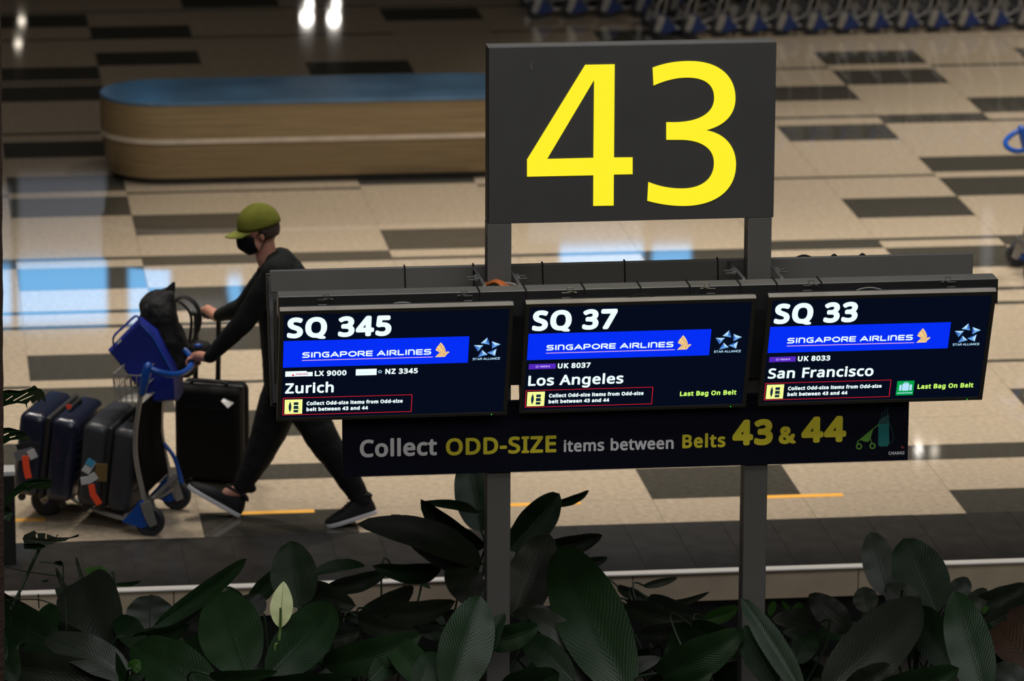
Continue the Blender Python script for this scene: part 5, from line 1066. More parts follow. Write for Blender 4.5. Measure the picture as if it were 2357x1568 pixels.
# ================================================================ the walking person
base = F(650, 1200)
pr = thing('person', 'person in olive cap, black face mask and dark clothes striding left, pushing the trolley', 'person', (base.x, 4.05, 0))
YN, YF = 3.90, 4.21      # near (left) and far (right) sides of the body
fd = Vector((-0.965, -0.06, -0.22)).normalized(); sd = Vector((0, -1, 0)); sd = (sd - fd * sd.dot(fd)).normalized(); ud = sd.cross(fd); ud = ud if ud.z > 0 else -ud
HC = P(594, 534, 4.03)
MH = Matrix((fd, sd, ud)).transposed()        # local x = forward, y = the person's left, z = up
def hp(x, y, z): return HC + MH @ Vector((x, y, z))
# joints
sh_n, el_n, wr_n = P(632, 632, YN - 0.10), P(560, 742, 3.88), P(480, 824, 4.02)
sh_f, el_f, wr_f = P(632, 618, YF + 0.10), P(562, 706, 4.46), P(497, 729, 4.62)
hip_n, kn_n, an_n = P(672, 868, 3.95), P(738, 1002, 3.93), P(832, 1152, 3.95)
hip_f, kn_f, an_f = P(664, 866, 4.15), P(614, 1008, 4.17), P(551, 1130, 4.17)
body = MB()
# head: skull, jaw, nose, ears, neck
def skull(v):
    k = 1.0
    if v.z < -0.2 and v.x > 0: k *= 1 - 0.10 * (-v.z)
    if v.x < -0.3 and v.z > 0.1: k *= 1.03
    return k
body.ball(hp(-0.012, 0, 0.022), (0.100, 0.078, 0.108), MH, 24, 16, skull)
body.ball(hp(0.022, 0, -0.055), (0.066, 0.060, 0.066), MH, 18, 12)
body.chain([hp(0.085, 0, 0.010), hp(0.100, 0, -0.010), hp(0.104, 0, -0.026)], [0.010, 0.013, 0.014], 10)
body.ball(hp(0.088, 0, -0.056), (0.012, 0.024, 0.007), MH, 12, 8); body.ball(hp(0.083, 0, -0.068), (0.012, 0.020, 0.007), MH, 12, 8)
body.ball(hp(0.066, 0, -0.098), (0.022, 0.026, 0.016), MH, 12, 8)
for s_ in (1, -1):
    body.ball(hp(-0.010, s_ * 0.078, -0.008), (0.016, 0.009, 0.030), MH, 14, 10); body.ball(hp(-0.008, s_ * 0.078, -0.030), (0.009, 0.007, 0.012), MH, 10, 8)
    body.ball(hp(0.055, s_ * 0.040, -0.030), (0.03, 0.022, 0.025), MH, 12, 8)
body.chain([hp(-0.020, 0, -0.05), P(612, 588, 4.04), P(628, 618, 4.05)], [0.056, 0.058, 0.068], 16)
# trunk
def tor(px, py, rx, ry, Y=4.05, n=20): return ell(px, py, Y, rx, ry, n)
trunk = [tor(672, 880, 0.120, 0.155), tor(668, 840, 0.128, 0.16), tor(660, 780, 0.118, 0.145), tor(654, 720, 0.125, 0.155), tor(650, 665, 0.130, 0.17), tor(648, 625, 0.118, 0.175), tor(642, 600, 0.085, 0.13), tor(634, 588, 0.05, 0.07)]
body.loft(trunk)
for a_, b_, c_ in ((sh_n, el_n, wr_n), (sh_f, el_f, wr_f)): body.chain([a_, (a_ + b_) / 2, b_, (b_ + c_) / 2, c_], [0.056, 0.048, 0.042, 0.038, 0.027], 14)
for a_, b_, c_ in ((hip_n, kn_n, an_n), (hip_f, kn_f, an_f)): body.chain([a_, (a_ + b_) / 2, b_, (b_ + c_) / 2 + Vector((0.012, 0, 0)), c_], [0.090, 0.078, 0.056, 0.052, 0.036], 14)
for an, toe in ((an_n, P(784, 1182, 3.93)), (an_f, P(500, 1138, 4.17))): body.chain([an, (an + toe) / 2, toe], [0.036, 0.031, 0.021], 12)
# hands: palm, four curled fingers and a thumb each
def hand(wr, grip, axis, across, flip=1):
    """axis: direction of the bar held; across: from wrist to the bar"""
    ax = axis.normalized(); f_ = (grip - wr); L = f_.length; f_.normalize(); f_ = (f_ - ax * f_.dot(ax)).normalized()
    nn = ax.cross(f_) * flip; nn = nn if nn.z > 0 else -nn
    pc = grip - f_ * 0.030 + nn * 0.026
    body.chain([wr, wr * 0.45 + pc * 0.55 + nn * 0.004, pc], [0.027, 0.029, 0.030], 12, None)
    for off, r_ in ((-0.030, 0.0155), (-0.010, 0.016), (0.010, 0.0155), (0.030, 0.0145)): body.ball(pc + ax * off, (r_, r_, r_), None, 10, 8)
    for k, (off, ln) in enumerate(((-0.033, 0.92), (-0.011, 1.05), (0.011, 1.0), (0.033, 0.80))):
        r0 = 0.0095 if k < 3 else 0.0082
        o_ = grip + ax * off
        pts = [pc + ax * off * 0.95, o_ + nn * 0.031 + f_ * 0.008, o_ + nn * 0.018 + f_ * 0.030 * ln, o_ - nn * 0.010 + f_ * 0.029 * ln, o_ - nn * 0.026 + f_ * 0.010]
        body.chain(pts, [r0 * 1.15, r0 * 1.08, r0, r0 * 0.95, r0 * 0.85], 8)
    th = -0.036
    body.chain([wr * 0.5 + pc * 0.5 + ax * (th * 0.6), pc + ax * (th - 0.012) - nn * 0.006, grip + ax * (th - 0.018) - nn * 0.026 - f_ * 0.012, grip + ax * (th + 0.004) - nn * 0.030 + f_ * 0.006], [0.013, 0.012, 0.0105, 0.009], 8)
gn = TL(-0.035, -0.13, 0.918)
gn = TL(-0.142, -0.13, 0.874)
hand(wr_n, gn, hy, 1)
gf = (a * 1.0 + c_ * 0) if False else ck + MK @ Vector((0.075, 0.045, 0.64)) + Vector((0.008, 0, 0))
gf = gf
hand(wr_f, gf, MK @ Vector((0, 1, 0)), -1)
bm_ = fuse(body, 0.0062, 5, 0.5)
bo = bm_.build('body', 'skin', pr, ang=180)
# sweater and trousers follow the body
sw = MB()
sw.loft([tor(670, 905, 0.138, 0.175), tor(669, 880, 0.146, 0.185), tor(664, 830, 0.142, 0.178), tor(656, 770, 0.136, 0.168), tor(652, 715, 0.142, 0.178), tor(650, 665, 0.147, 0.196), tor(650, 630, 0.138, 0.205), tor(647, 605, 0.108, 0.165), tor(640, 588, 0.074, 0.10), tor(634, 578, 0.066, 0.075)])
for a_, b_, c_, e_ in ((sh_n, el_n, wr_n, 0.012), (sh_f, el_f, wr_f, 0.03)):
    ce = c_ + (b_ - c_).normalized() * e_
    sw.chain([a_ + Vector((0.015, 0, 0.012)), (a_ + b_) / 2, b_, (b_ + ce) / 2, ce], [0.078, 0.068, 0.060, 0.052, 0.038], 14)
sw.chain([P(646, 612, 4.0), sh_n], [0.09, 0.075], 12); sw.chain([P(646, 606, 4.10), sh_f], [0.09, 0.075], 12)
so_ = fuse(sw, 0.0085, 8).build('sweater', 'knit_black', pr, ang=180); rumple(so_, 0.012, 0.10)
tr = MB()
tr.loft([tor(671, 912, 0.118, 0.165), tor(670, 888, 0.135, 0.178), tor(668, 862, 0.132, 0.17), tor(666, 838, 0.12, 0.155)])
for a_, b_, c_, rr in ((hip_n, kn_n, an_n, (0.118, 0.108, 0.092, 0.074, 0.050)), (hip_f, kn_f, an_f, (0.118, 0.112, 0.094, 0.076, 0.050))):
    ce = c_ + (b_ - c_).normalized() * (-0.025 if a_ is hip_n else 0.03)
    tr.chain([a_, (a_ + b_) / 2, b_, (b_ + ce) / 2 + Vector((0.008, 0, 0)), ce], rr, 16)
    for k in range(3): # cuffs bunch over the ankle
        q_ = ce + (b_ - ce).normalized() * (0.03 + 0.05 * k); tr.ball(q_ + Vector((0.008 * (-1) ** k, 0, 0)), (0.058, 0.055, 0.022), None, 14, 8)
tr.ball(P(578, 1124, 4.17), (0.030, 0.03, 0.026), None, 12, 8)
rumple(fuse(tr, 0.0085, 7).build('trousers', 'trouser_black', pr, ang=180), 0.014, 0.08)
# shoes
def shoe(heel, toe, roll_up):
    heel = Vector(heel); f_ = (toe - heel).normalized(); s_ = Vector((0, -1, 0)); s_ = (s_ - f_ * s_.dot(f_)).normalized(); u_ = s_.cross(f_); u_ = u_ if u_.z > 0 else -u_
    L = (toe - heel).length
    def sp(x, y, z): return heel + f_ * x * L + s_ * y + u_ * z
    prof = [(0.0, 0.028, 0.06, 0.0), (0.05, 0.040, 0.105, 0.0), (0.18, 0.043, 0.125, 0.0), (0.34, 0.042, 0.124, 0), (0.46, 0.044, 0.100, 0), (0.62, 0.049, 0.078, 0), (0.78, 0.050, 0.063, 0), (0.90, 0.044, 0.052, 0), (0.97, 0.030, 0.042, 0), (1.0, 0.014, 0.030, 0)]
    def rng(x, w, h, zb):
        out = []
        for k in range(12):
            a_ = PI * k / 11; out.append(sp(x, w * math.cos(a_), zb + (h - zb) * math.sin(a_) ** 0.8 if k not in (0, 11) else zb))
        return out
    q = MB(); q.loft([rng(x, w, h, 0.020) for x, w, h, _ in prof]); up = q.build('shoe', 'shoe_black', pr, ang=60)
    q = MB()
    def out(z, g): return [sp(x, (w + g), z) for x, w, h, _ in prof] + [sp(x, -(w + g), z) for x, w, h, _ in reversed(prof)]
    q.loft([out(0.0, 0.001), out(0.012, 0.004), out(0.024, 0.003)]); q.build('sole', 'shoe_sole', up, bevel=0.002)
    q = MB(); q.tube(smoothpts([sp(0.03, 0.026, 0.108), sp(0.16, 0.036, 0.124), sp(0.36, 0.034, 0.124), sp(0.44, 0.0, 0.122), sp(0.36, -0.034, 0.124), sp(0.16, -0.036, 0.124), sp(0.03, -0.026, 0.108)], 3), 0.008, 7, closed=True); q.build('collar', 'shoe_black', up)
    q = MB()
    for k in range(4): x = 0.48 + 0.06 * k; z = 0.099 - 0.011 * k; q.tube([sp(x, 0.020, z - 0.006), sp(x + 0.01, 0, z + 0.006), sp(x, -0.020, z - 0.006)], 0.003, 5)
    q.build('laces', 'shoe_black', up)
shoe(P(866, 1180, 3.95), P(751, 1215, 3.91), 0)
shoe(P(550, 1190, 4.17), P(431, 1122, 4.19), 0)
# mask, cap, hair, eyes
q = MB(); rings = []
for j in range(8):
    v = j / 7; z = 0.000 - 0.112 * v
    row = []
    for i in range(15):
        a_ = math.radians(-68 + 136 * i / 14)
        bulge = 0.112 + 0.020 * math.exp(-(a_ / 0.5) ** 2) * math.sin(PI * min(1, v * 0.9 + 0.12)) - (0.030 * max(0, v - 0.6) / 0.4)
        wy = 0.082 - 0.012 * v
        taper = (1 - 0.25 * abs(a_) / 1.4)
        row.append(hp(bulge * math.cos(a_) - 0.004, wy * math.sin(a_) * 1.06, z * (taper if v > 0.3 else 1) + 0.012 * (1 - abs(a_) / 1.4) * (1 - v)))
    rings.append(row)
b0 = 0
for r_ in rings: q.v += r_
for j in range(7):
    for i in range(14): q.f.append((j * 15 + i, j * 15 + i + 1, (j + 1) * 15 + i + 1, (j + 1) * 15 + i))
mo = q.build('face_mask', 'mask_black', pr, ang=90)
sm_ = mo.modifiers.new('solid', 'SOLIDIFY'); sm_.thickness = 0.003; sm_.offset = 1
for s_ in (1, -1):
    q = MB(); q.tube(smoothpts([hp(0.02, s_ * 0.076, -0.004), hp(-0.004, s_ * 0.086, 0.014), hp(-0.024, s_ * 0.088, 0.0), hp(-0.022, s_ * 0.084, -0.03), hp(0.012, s_ * 0.074, -0.075)]), 0.0028, 6); q.build('ear_loop', 'mask_black', mo)
q = MB()
def crown(v): return 1.0
q.ball(hp(-0.014, 0, 0.040), (0.116, 0.094, 0.112), MH, 28, 12, None, 0.0, 0.52)
cap = q.build('cap', 'cap_olive', pr, ang=60); sm_ = cap.modifiers.new('solid', 'SOLIDIFY'); sm_.thickness = 0.004; sm_.offset = 1
q = MB(); rows = []
for j in range(7):
    r_ = j / 6; row = []
    for i in range(13):
        a_ = math.radians(-62 + 124 * i / 12)
        row.append(hp(-0.014 + 0.112 * math.cos(a_) + 0.082 * r_ * math.cos(a_ * 0.7), 0.090 * math.sin(a_) * (1 - 0.12 * r_), 0.036 - 0.006 * r_ - 0.02 * math.sin(a_) ** 2 - 0.010 * r_ * r_))
    rows.append(row)
for r_ in rows: q.v += r_
for j in range(6):
    for i in range(12): q.f.append((j * 13 + i, j * 13 + i + 1, (j + 1) * 13 + i + 1, (j + 1) * 13 + i))
brim = q.build('brim', 'cap_brim', cap, ang=60); sm_ = brim.modifiers.new('solid', 'SOLIDIFY'); sm_.thickness = 0.004
q = MB(); q.ball(hp(-0.014, 0, 0.153), (0.008, 0.008, 0.005), MH, 10, 6); q.build('button', 'cap_olive', cap)
for k in range(6):
    a_ = k * PI / 3; q = MB(); q.tube([hp(-0.014 + 0.118 * math.cos(a_) * math.sin(th_), 0.096 * math.sin(a_) * math.sin(th_), 0.040 + 0.114 * math.cos(th_)) for th_ in [0.1 + 1.45 * i_ / 8 for i_ in range(9)]], 0.0016, 5); q.build('seam', 'cap_olive', cap)
q = MB(); q.ball(hp(-0.020, 0, 0.018), (0.098, 0.081, 0.105), MH, 26, 12, None, 0.30, 0.66, 0.21, 0.79); ho = q.build('hair', 'hair', pr, ang=90)
sm_ = ho.modifiers.new('solid', 'SOLIDIFY'); sm_.thickness = 0.005; sm_.offset = 1
for s_ in (1, -1):
    q = MB(); q.ball(hp(0.082, s_ * 0.030, 0.014), (0.010, 0.013, 0.007), MH, 12, 8); q.build('eye', 'eye_dark', pr)
    q = MB(); q.tube([hp(0.090, s_ * 0.014, 0.028), hp(0.088, s_ * 0.032, 0.033), hp(0.076, s_ * 0.048, 0.028)], 0.004, 6); q.build('eyebrow', 'hair', pr)

# ================================================================ plants
def leaf(parent, B, T, w, mat='leaf_mid', roll=0.0, fold=0.22, sag=0.10, sharp=0.55, wave=0.02, cx=None, stem=True, curl=0.0, name='leaf', pm='petiole'):
    """one blade from base B to tip T, w = full width in metres; N faces the gallery unless rolled"""
    B = Vector(B); T = Vector(T); D = T - B; L = D.length; d = D.normalized()
    view = (B - CAM).normalized()
    S = d.cross(view).normalized(); N = S.cross(d).normalized()
    if N.dot(view) > 0: N = -N
    Rm = Matrix.Rotation(math.radians(roll), 3, d); S = Rm @ S; N = Rm @ N
    up = N
    q = MB(); nv, nu = 16, 8; uv = []
    ph = R.uniform(0, 6)
    for j in range(nv + 1):
        v = j / nv
        wd_ = (math.sin(PI * min(1, v ** 0.86)) ** sharp) * (1 - 0.06 * v)
        if j == 0: wd_ = 0.03
        if j == nv: wd_ = 0.0
        c = B + D * v + up * (sag * L * 4 * v * (1 - v)) - N * curl * L * max(0, v - 0.6) ** 2 * 2
        for i in range(nu + 1):
            u = (i / nu - 0.5) * 2
            rip = wave * w * math.sin(v * 19 + ph + (2 if u > 0 else 0)) * abs(u)
            cr = S * (u * wd_ * w / 2 * (1 - 0.12 * fold * abs(u))) + N * (fold * w / 2 * wd_ * (abs(u) - 0.0) * (1.0 - 0.35 * abs(u)) + rip)
            q.v.append(c + cr); uv.append((i / nu, v))
    for j in range(nv):
        for i in range(nu): q.f.append((j * (nu + 1) + i, j * (nu + 1) + i + 1, (j + 1) * (nu + 1) + i + 1, (j + 1) * (nu + 1) + i))
    q.uv = uv; q.recalc = False
    lo = q.build(name, mat, parent, ang=180)
    if w > 0.07:
        q = MB(); q.tube([B + D * v + up * (sag * L * 4 * v * (1 - v)) - N * curl * L * max(0, v - 0.6) ** 2 * 2 + N * 0.001 for v in [k / 8 for k in range(9)]], [0.0028 * (1 - 0.85 * k / 8) for k in range(9)], 5); q.build('midrib', pm, lo)
    if stem and cx is not None:
        c0 = Vector(cx); mid = (B + c0) / 2 + (B - c0).cross(Vector((0, 0, 1))).normalized() * 0.02
        mid.z = B.z * 0.6 + c0.z * 0.4
        q = MB(); q.tube(smoothpts([B + d * 0.01, B - d * min(0.12, L * 0.3), mid, c0], 4), 0.0055, 6); q.build('petiole', pm, lo)
    return lo
PLANTS = {}
def plant(key, px, Y, label):
    c = P(px, 1500, Y); t = thing('peace_lily', label, 'plant', (c.x, Y, -0.5), group='broad-leaved lilies in the planter')
    PLANTS[key] = (t, Vector((c.x, Y, -0.48)))
plant('a', 60, 0.2, 'dim lily clump at the far left, next to the tree trunk')
plant('b', 250, 0.5, 'lily with a wide grey drooping leaf, left of the long narrow leaf')
plant('c', 455, 0.2, 'lily with two large oval ribbed leaves, left of the white flower')
plant('d', 640, -0.1, 'lily carrying the single pale flower')
plant('e', 840, 0.5, 'low lily with flat spreading leaves between flower and left post')
plant('f', 1075, 1.3, 'tallest lily, reaching up to the banner at the left post')
plant('g', 1060, -0.6, 'lily with a broad dark leaf in front of the left post foot')
plant('h', 1330, 0.3, 'lily with the largest bright ribbed leaf, right of the left post')
plant('i', 1540, 0.9, 'lily with limp arching leaves midway between the posts')
plant('j', 1690, -0.3, 'lily with pale leaves at the foot of the right post')
plant('k', 1990, 0.2, 'lily with a big pointed leaf, right of the right post')
plant('l', 2130, 1.3, 'lily with one round dark upright leaf before the stone edge')
plant('m', 2270, -0.2, 'lily with a narrow ribbed leaf at the lower right corner')
# (plant, base px, py, Y, tip px, py, Y, width px, material, roll, fold, sag)
LV = [
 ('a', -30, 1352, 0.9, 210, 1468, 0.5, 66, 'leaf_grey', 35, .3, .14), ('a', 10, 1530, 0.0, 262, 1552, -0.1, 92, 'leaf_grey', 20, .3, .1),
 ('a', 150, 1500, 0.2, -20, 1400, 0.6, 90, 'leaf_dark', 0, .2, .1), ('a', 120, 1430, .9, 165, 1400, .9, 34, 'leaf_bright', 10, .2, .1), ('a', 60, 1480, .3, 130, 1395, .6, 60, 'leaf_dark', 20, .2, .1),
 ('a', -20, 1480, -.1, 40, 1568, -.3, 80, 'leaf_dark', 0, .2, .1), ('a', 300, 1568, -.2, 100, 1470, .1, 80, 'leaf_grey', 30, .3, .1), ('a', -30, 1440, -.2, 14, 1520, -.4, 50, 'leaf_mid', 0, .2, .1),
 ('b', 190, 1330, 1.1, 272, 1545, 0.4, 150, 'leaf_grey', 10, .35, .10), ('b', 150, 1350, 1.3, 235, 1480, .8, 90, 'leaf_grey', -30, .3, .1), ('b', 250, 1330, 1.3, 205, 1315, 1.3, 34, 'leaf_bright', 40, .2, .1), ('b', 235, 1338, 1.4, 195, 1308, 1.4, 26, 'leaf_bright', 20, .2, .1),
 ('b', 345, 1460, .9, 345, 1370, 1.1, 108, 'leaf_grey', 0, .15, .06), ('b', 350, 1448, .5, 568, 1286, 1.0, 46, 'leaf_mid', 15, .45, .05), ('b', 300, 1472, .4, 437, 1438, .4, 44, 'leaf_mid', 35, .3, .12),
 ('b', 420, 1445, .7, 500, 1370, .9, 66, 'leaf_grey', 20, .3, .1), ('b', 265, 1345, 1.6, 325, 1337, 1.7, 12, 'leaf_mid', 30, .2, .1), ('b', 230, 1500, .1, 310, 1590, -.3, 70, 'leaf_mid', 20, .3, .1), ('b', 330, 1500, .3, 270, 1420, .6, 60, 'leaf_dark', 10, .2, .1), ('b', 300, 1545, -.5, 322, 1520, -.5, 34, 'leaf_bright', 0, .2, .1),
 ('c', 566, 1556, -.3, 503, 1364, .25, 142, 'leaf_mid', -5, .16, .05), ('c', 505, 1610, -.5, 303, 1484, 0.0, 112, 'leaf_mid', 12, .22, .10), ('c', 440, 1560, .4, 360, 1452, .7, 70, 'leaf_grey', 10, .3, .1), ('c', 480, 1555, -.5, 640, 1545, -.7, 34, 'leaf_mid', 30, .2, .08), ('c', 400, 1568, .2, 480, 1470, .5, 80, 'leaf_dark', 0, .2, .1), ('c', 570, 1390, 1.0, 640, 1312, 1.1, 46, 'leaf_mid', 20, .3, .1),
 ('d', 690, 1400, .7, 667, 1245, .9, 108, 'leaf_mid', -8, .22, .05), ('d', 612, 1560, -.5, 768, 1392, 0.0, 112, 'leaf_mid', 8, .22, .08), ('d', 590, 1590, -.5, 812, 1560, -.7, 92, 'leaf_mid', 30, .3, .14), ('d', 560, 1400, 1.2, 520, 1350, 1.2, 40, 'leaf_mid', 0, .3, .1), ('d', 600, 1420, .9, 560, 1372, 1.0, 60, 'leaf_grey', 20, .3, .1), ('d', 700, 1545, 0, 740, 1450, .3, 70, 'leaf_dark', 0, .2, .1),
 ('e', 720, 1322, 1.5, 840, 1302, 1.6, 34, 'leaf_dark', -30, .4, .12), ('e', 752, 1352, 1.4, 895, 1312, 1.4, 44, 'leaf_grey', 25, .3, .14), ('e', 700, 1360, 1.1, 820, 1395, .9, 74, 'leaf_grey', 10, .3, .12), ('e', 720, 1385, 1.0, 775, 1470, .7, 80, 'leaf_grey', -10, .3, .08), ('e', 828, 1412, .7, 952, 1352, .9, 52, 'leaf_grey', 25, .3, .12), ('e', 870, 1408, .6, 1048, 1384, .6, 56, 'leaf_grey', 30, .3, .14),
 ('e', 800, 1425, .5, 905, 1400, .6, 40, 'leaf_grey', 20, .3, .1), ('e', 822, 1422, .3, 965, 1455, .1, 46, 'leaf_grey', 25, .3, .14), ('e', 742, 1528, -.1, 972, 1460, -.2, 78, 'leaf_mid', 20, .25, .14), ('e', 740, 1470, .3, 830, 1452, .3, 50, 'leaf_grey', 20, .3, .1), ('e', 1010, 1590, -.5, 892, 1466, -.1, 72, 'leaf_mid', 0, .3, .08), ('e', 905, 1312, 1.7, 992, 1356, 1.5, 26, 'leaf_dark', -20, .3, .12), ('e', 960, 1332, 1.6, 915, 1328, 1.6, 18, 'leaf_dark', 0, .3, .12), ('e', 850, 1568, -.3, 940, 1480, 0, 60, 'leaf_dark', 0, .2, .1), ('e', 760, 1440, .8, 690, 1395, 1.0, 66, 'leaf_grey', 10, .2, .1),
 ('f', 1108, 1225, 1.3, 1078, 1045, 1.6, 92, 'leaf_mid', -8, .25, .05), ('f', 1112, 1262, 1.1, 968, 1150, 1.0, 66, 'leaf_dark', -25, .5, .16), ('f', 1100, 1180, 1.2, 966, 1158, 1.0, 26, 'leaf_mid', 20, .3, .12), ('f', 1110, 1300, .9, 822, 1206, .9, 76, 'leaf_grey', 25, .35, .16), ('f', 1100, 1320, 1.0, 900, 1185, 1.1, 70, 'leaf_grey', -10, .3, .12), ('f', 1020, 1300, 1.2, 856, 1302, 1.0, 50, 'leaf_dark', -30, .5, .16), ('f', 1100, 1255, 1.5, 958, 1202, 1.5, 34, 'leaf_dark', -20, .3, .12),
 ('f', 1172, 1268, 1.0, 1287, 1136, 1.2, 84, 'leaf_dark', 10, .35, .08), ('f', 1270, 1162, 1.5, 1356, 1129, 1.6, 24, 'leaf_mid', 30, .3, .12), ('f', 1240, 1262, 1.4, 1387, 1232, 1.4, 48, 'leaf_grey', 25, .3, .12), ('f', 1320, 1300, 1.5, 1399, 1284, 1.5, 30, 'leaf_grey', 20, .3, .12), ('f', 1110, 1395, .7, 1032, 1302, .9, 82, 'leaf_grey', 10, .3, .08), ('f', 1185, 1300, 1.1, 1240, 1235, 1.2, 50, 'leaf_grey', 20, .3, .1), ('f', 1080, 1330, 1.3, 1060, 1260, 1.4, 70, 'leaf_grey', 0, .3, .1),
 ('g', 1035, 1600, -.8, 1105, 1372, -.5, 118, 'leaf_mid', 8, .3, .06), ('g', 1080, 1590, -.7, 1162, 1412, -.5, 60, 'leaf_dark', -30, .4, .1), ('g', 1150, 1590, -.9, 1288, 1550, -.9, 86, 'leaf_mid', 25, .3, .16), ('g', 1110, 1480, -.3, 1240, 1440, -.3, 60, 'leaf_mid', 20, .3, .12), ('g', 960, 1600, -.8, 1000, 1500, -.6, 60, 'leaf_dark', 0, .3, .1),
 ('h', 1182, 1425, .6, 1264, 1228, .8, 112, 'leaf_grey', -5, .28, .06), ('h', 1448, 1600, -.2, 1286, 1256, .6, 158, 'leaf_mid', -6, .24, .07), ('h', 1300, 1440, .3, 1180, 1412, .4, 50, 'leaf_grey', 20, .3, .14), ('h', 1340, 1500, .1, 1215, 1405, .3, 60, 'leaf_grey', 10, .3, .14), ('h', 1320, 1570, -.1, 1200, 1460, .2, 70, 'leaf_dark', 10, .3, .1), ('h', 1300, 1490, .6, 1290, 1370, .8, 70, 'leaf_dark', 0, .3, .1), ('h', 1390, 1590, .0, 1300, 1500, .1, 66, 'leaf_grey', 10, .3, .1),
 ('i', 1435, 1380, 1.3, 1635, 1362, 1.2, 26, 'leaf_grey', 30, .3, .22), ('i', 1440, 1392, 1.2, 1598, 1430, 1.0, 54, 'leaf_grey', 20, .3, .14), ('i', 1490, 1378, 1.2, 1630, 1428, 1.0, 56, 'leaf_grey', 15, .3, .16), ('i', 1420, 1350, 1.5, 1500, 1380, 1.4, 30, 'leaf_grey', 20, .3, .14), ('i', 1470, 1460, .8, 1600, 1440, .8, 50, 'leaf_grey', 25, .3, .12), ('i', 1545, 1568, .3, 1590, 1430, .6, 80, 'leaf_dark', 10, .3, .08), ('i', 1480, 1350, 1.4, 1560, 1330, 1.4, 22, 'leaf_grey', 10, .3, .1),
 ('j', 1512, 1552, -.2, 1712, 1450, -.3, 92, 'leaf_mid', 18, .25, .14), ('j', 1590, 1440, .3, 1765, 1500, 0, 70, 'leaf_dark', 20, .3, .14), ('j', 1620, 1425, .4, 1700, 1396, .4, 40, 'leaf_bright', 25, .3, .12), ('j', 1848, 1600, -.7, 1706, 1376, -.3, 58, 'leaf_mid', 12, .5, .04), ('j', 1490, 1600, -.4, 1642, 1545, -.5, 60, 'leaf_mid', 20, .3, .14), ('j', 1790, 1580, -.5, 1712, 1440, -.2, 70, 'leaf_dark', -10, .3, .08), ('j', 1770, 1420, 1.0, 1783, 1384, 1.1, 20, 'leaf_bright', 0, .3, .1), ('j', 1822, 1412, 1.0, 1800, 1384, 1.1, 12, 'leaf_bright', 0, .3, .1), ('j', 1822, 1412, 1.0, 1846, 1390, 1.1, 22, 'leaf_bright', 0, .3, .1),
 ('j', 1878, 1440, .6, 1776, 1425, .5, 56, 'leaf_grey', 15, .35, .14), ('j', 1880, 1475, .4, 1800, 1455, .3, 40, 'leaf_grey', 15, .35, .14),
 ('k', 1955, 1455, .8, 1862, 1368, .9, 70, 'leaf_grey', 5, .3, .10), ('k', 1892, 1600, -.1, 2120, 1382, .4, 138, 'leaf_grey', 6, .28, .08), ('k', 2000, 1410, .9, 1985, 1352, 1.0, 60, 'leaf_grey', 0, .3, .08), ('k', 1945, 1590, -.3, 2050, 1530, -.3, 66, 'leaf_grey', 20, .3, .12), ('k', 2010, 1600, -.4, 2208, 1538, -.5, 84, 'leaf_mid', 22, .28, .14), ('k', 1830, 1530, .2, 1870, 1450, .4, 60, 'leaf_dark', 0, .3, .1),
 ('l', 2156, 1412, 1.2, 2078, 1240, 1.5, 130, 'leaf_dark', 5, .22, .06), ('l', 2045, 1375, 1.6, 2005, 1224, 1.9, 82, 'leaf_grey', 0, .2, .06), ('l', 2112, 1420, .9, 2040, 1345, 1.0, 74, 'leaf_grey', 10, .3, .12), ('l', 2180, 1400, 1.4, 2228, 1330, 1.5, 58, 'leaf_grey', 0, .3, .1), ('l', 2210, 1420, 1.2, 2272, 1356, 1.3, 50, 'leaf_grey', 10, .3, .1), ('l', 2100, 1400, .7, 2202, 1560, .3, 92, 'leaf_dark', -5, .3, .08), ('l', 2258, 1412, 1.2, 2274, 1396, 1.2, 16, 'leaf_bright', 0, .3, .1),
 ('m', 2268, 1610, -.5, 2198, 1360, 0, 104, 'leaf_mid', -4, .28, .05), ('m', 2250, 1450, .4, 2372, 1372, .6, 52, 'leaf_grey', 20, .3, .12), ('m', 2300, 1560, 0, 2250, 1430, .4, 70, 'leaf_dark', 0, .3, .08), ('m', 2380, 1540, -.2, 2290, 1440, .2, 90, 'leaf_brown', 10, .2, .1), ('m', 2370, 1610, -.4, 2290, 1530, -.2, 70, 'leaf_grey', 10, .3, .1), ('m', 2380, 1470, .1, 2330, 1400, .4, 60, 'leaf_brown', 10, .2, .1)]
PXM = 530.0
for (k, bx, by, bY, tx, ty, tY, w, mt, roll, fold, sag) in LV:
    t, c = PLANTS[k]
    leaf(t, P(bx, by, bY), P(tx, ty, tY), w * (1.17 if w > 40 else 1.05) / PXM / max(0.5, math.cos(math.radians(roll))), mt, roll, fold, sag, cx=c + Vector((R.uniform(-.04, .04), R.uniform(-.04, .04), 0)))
# leaves lower in each clump
keys = list(PLANTS)
for i in range(140):
    k = keys[i % len(keys)]; t, c = PLANTS[k]
    a = R.uniform(0, 2 * PI); r0 = R.uniform(0.05, 0.28); r1 = r0 + R.uniform(0.16, 0.34)
    z0 = R.uniform(-0.15, 0.30); z1 = z0 + R.uniform(-0.08, 0.16)
    if c.y > 0.8: z0 -= .05; z1 -= .05
    leaf(t, c + Vector((r0 * math.cos(a), r0 * math.sin(a) * .8, z0 + .48)), c + Vector((r1 * math.cos(a), r1 * math.sin(a) * .8, z1 + .48)), R.uniform(0.09, 0.17), R.choice(['leaf_grey', 'leaf_dark', 'leaf_mid', 'leaf_dark']), R.uniform(-35, 35), 0.3, 0.12, cx=c)
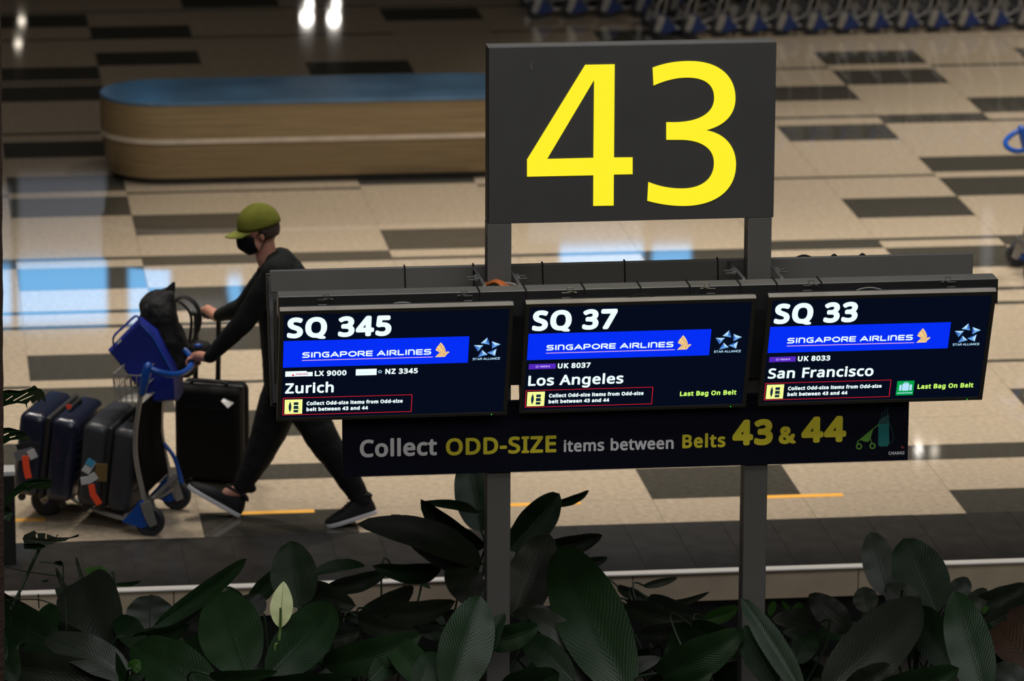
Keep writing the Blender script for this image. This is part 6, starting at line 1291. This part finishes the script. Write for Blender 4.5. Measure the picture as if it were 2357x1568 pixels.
# the flower
t, c = PLANTS['d']
fl = leaf(t, P(645, 1446, -.35), P(653, 1338, -.25), 58 / PXM, 'spathe', -6, .12, .04, sharp=.75, stem=False, name='flower', pm='petiole_pale')
q = MB(); q.tube(smoothpts([P(646, 1400, -.37), P(645, 1446, -.36), P(641, 1480, -.38), P(631, 1540, -.40), c]), 0.0065, 6); q.build('flower_stem', 'petiole_pale', fl)
q = MB(); q.chain([P(646, 1438, -.37), P(647, 1400, -.38)], [0.0025, 0.002], 6); q.build('spadix', 'petiole_pale', fl)

# trunk at the left edge with the climbing plant
a = P(3, 0, -0.6); b_ = P(11, 1568, -0.6)
dirn = (b_ - a).normalized(); rr = 0.13
t = thing('tree_trunk', 'rough reddish brown trunk along the left picture edge', 'tree', (b_.x - rr, -0.6, -0.5))
q = MB(); pts = []; rs = []
s_ = a - dirn * 0.8; e_ = s_ + dirn * ((s_.z + 0.5) / -dirn.z)
for k in range(90):
    v = k / 89; pts.append(s_ + (e_ - s_) * v - Vector((rr, 0, 0))); rs.append(rr * (1 + 0.010 * math.sin(k * 1.9) + 0.006 * math.sin(k * 0.73)))
q.tube(pts, rs, 20); q.build('trunk', 'bark', t, ang=60)
mon = thing('climbing_monstera', 'dark split-leaved climber growing up beside the left trunk', 'plant', tuple(P(60, 1480, -.2) * 1.0))
ORG[mon.name] = Vector(mon.location)
def mono(outline, Y0, Y1, mat='leaf_dark', holes=()):
    """split leaf from its outline, bowed in depth"""
    xs = [p_[0] for p_ in outline]; x0, x1 = min(xs), max(xs)
    def fn(px, py, h):
        f_ = (px - x0) / (x1 - x0); Y = Y0 + (Y1 - Y0) * f_ - 0.05 * math.sin(PI * f_)
        return P(px, py, Y) + Vector((0, h, 0))
    q = MB(); q.poly([outline] + list(holes), lambda x, y: fn(x, y, 0.0)); q.poly([outline] + list(holes), lambda x, y: fn(x, y, 0.004))
    n = len(outline); b0 = len(q.v); q.v += [fn(x, y, 0.0) for x, y in outline] + [fn(x, y, 0.004) for x, y in outline]
    q.f += [(b0 + i, b0 + (i + 1) % n, b0 + n + (i + 1) % n, b0 + n + i) for i in range(n)]
    q.uv = [(0.5, 0.5)] * len(q.v)
    return q.build('leaf', mat, mon, ang=20)
mono([(-6, 902), (20, 898), (45, 900), (65, 896), (78, 888), (82, 889), (86, 894), (95, 896), (102, 905), (106, 928), (94, 918), (90, 928), (86, 921), (74, 929), (70, 922), (62, 930), (64, 945), (58, 930), (40, 928), (20, 932), (-6, 940)], -.5, -.2, holes=([(12, 922), (28, 911), (30, 913), (14, 923)], [(30, 922), (64, 903), (65, 905), (32, 924)], [(44, 923), (78, 908), (79, 910), (48, 924)]))
mono([(-6, 986), (22, 985), (48, 992), (66, 1002), (72, 1014), (56, 1016), (40, 1012), (24, 1014), (10, 1022), (-6, 1024)], -.5, -.25, holes=([(8, 1000), (20, 996), (20, 999), (9, 1004)], [(22, 1006), (36, 1003), (35, 1006), (23, 1009)]))
mono([(12, 1150), (30, 1128), (50, 1112), (80, 1103), (108, 1101), (122, 1108), (118, 1124), (96, 1128), (76, 1124), (66, 1132), (60, 1128), (44, 1136), (26, 1150), (16, 1168), (14, 1180), (8, 1172)], -.4, -.15, holes=([(62, 1122), (76, 1115), (78, 1118), (64, 1124)],))
mono([(52, 1240), (56, 1232), (78, 1222), (100, 1220), (130, 1212), (160, 1208), (196, 1200), (232, 1200), (238, 1206), (226, 1214), (210, 1226), (196, 1228), (180, 1236), (160, 1240), (150, 1246), (130, 1248), (118, 1253), (100, 1256), (84, 1250), (66, 1254), (56, 1252)], 0.0, .3, 'leaf_grey', holes=([(82, 1230), (86, 1228), (87, 1240), (83, 1238)], [(105, 1228), (108, 1230), (107, 1242), (104, 1240)], [(128, 1236), (133, 1230), (134, 1232), (129, 1238)], [(160, 1244 - 6), (182, 1230), (182, 1232), (163, 1240)]))
mono([(54, 1253), (70, 1252), (90, 1251), (106, 1258), (90, 1268), (72, 1264), (56, 1264)], 0.0, .05, 'leaf_dark')
mono([(3, 1175), (18, 1165), (30, 1180), (22, 1200), (8, 1196)], -.4, -.4, 'leaf_mid')
for pts, r_ in (([(90, 1266, 0.02), (78, 1290, 0), (62, 1325, 0), (46, 1360, -.05), (24, 1405, -.1)], 0.008), ([(128, 1394, 0.2), (95, 1382, .2), (60, 1380, .1), (14, 1382, -.3)], 0.003), ([(146, 1302, .3), (146, 1340, .3), (150, 1380, .3), (153, 1450, .2)], 0.003), ([(90, 1294, .3), (120, 1296, .3), (146, 1304, .3)], 0.003), ([(88, 1368, .2), (90, 1400, .2)], 0.003), ([(14, 1380, -.3), (30, 1400, -.2), (22, 1440, -.2)], 0.003), ([(12, 1305, -.4), (60, 1316, 0), (130, 1326, .2)], 0.0025), ([(46, 1362, 0), (44, 1400, 0)], 0.004)):
    q = MB(); q.tube(smoothpts([P(*p_) for p_ in pts]), r_, 6); q.build('stem', 'petiole', mon)
mono([(96, 1338), (112, 1334), (110, 1340), (98, 1341)], .3, .3, 'leaf_dark')
mono([(125, 1294), (140, 1291), (148, 1300), (130, 1301)], .3, .3, 'leaf_mid')
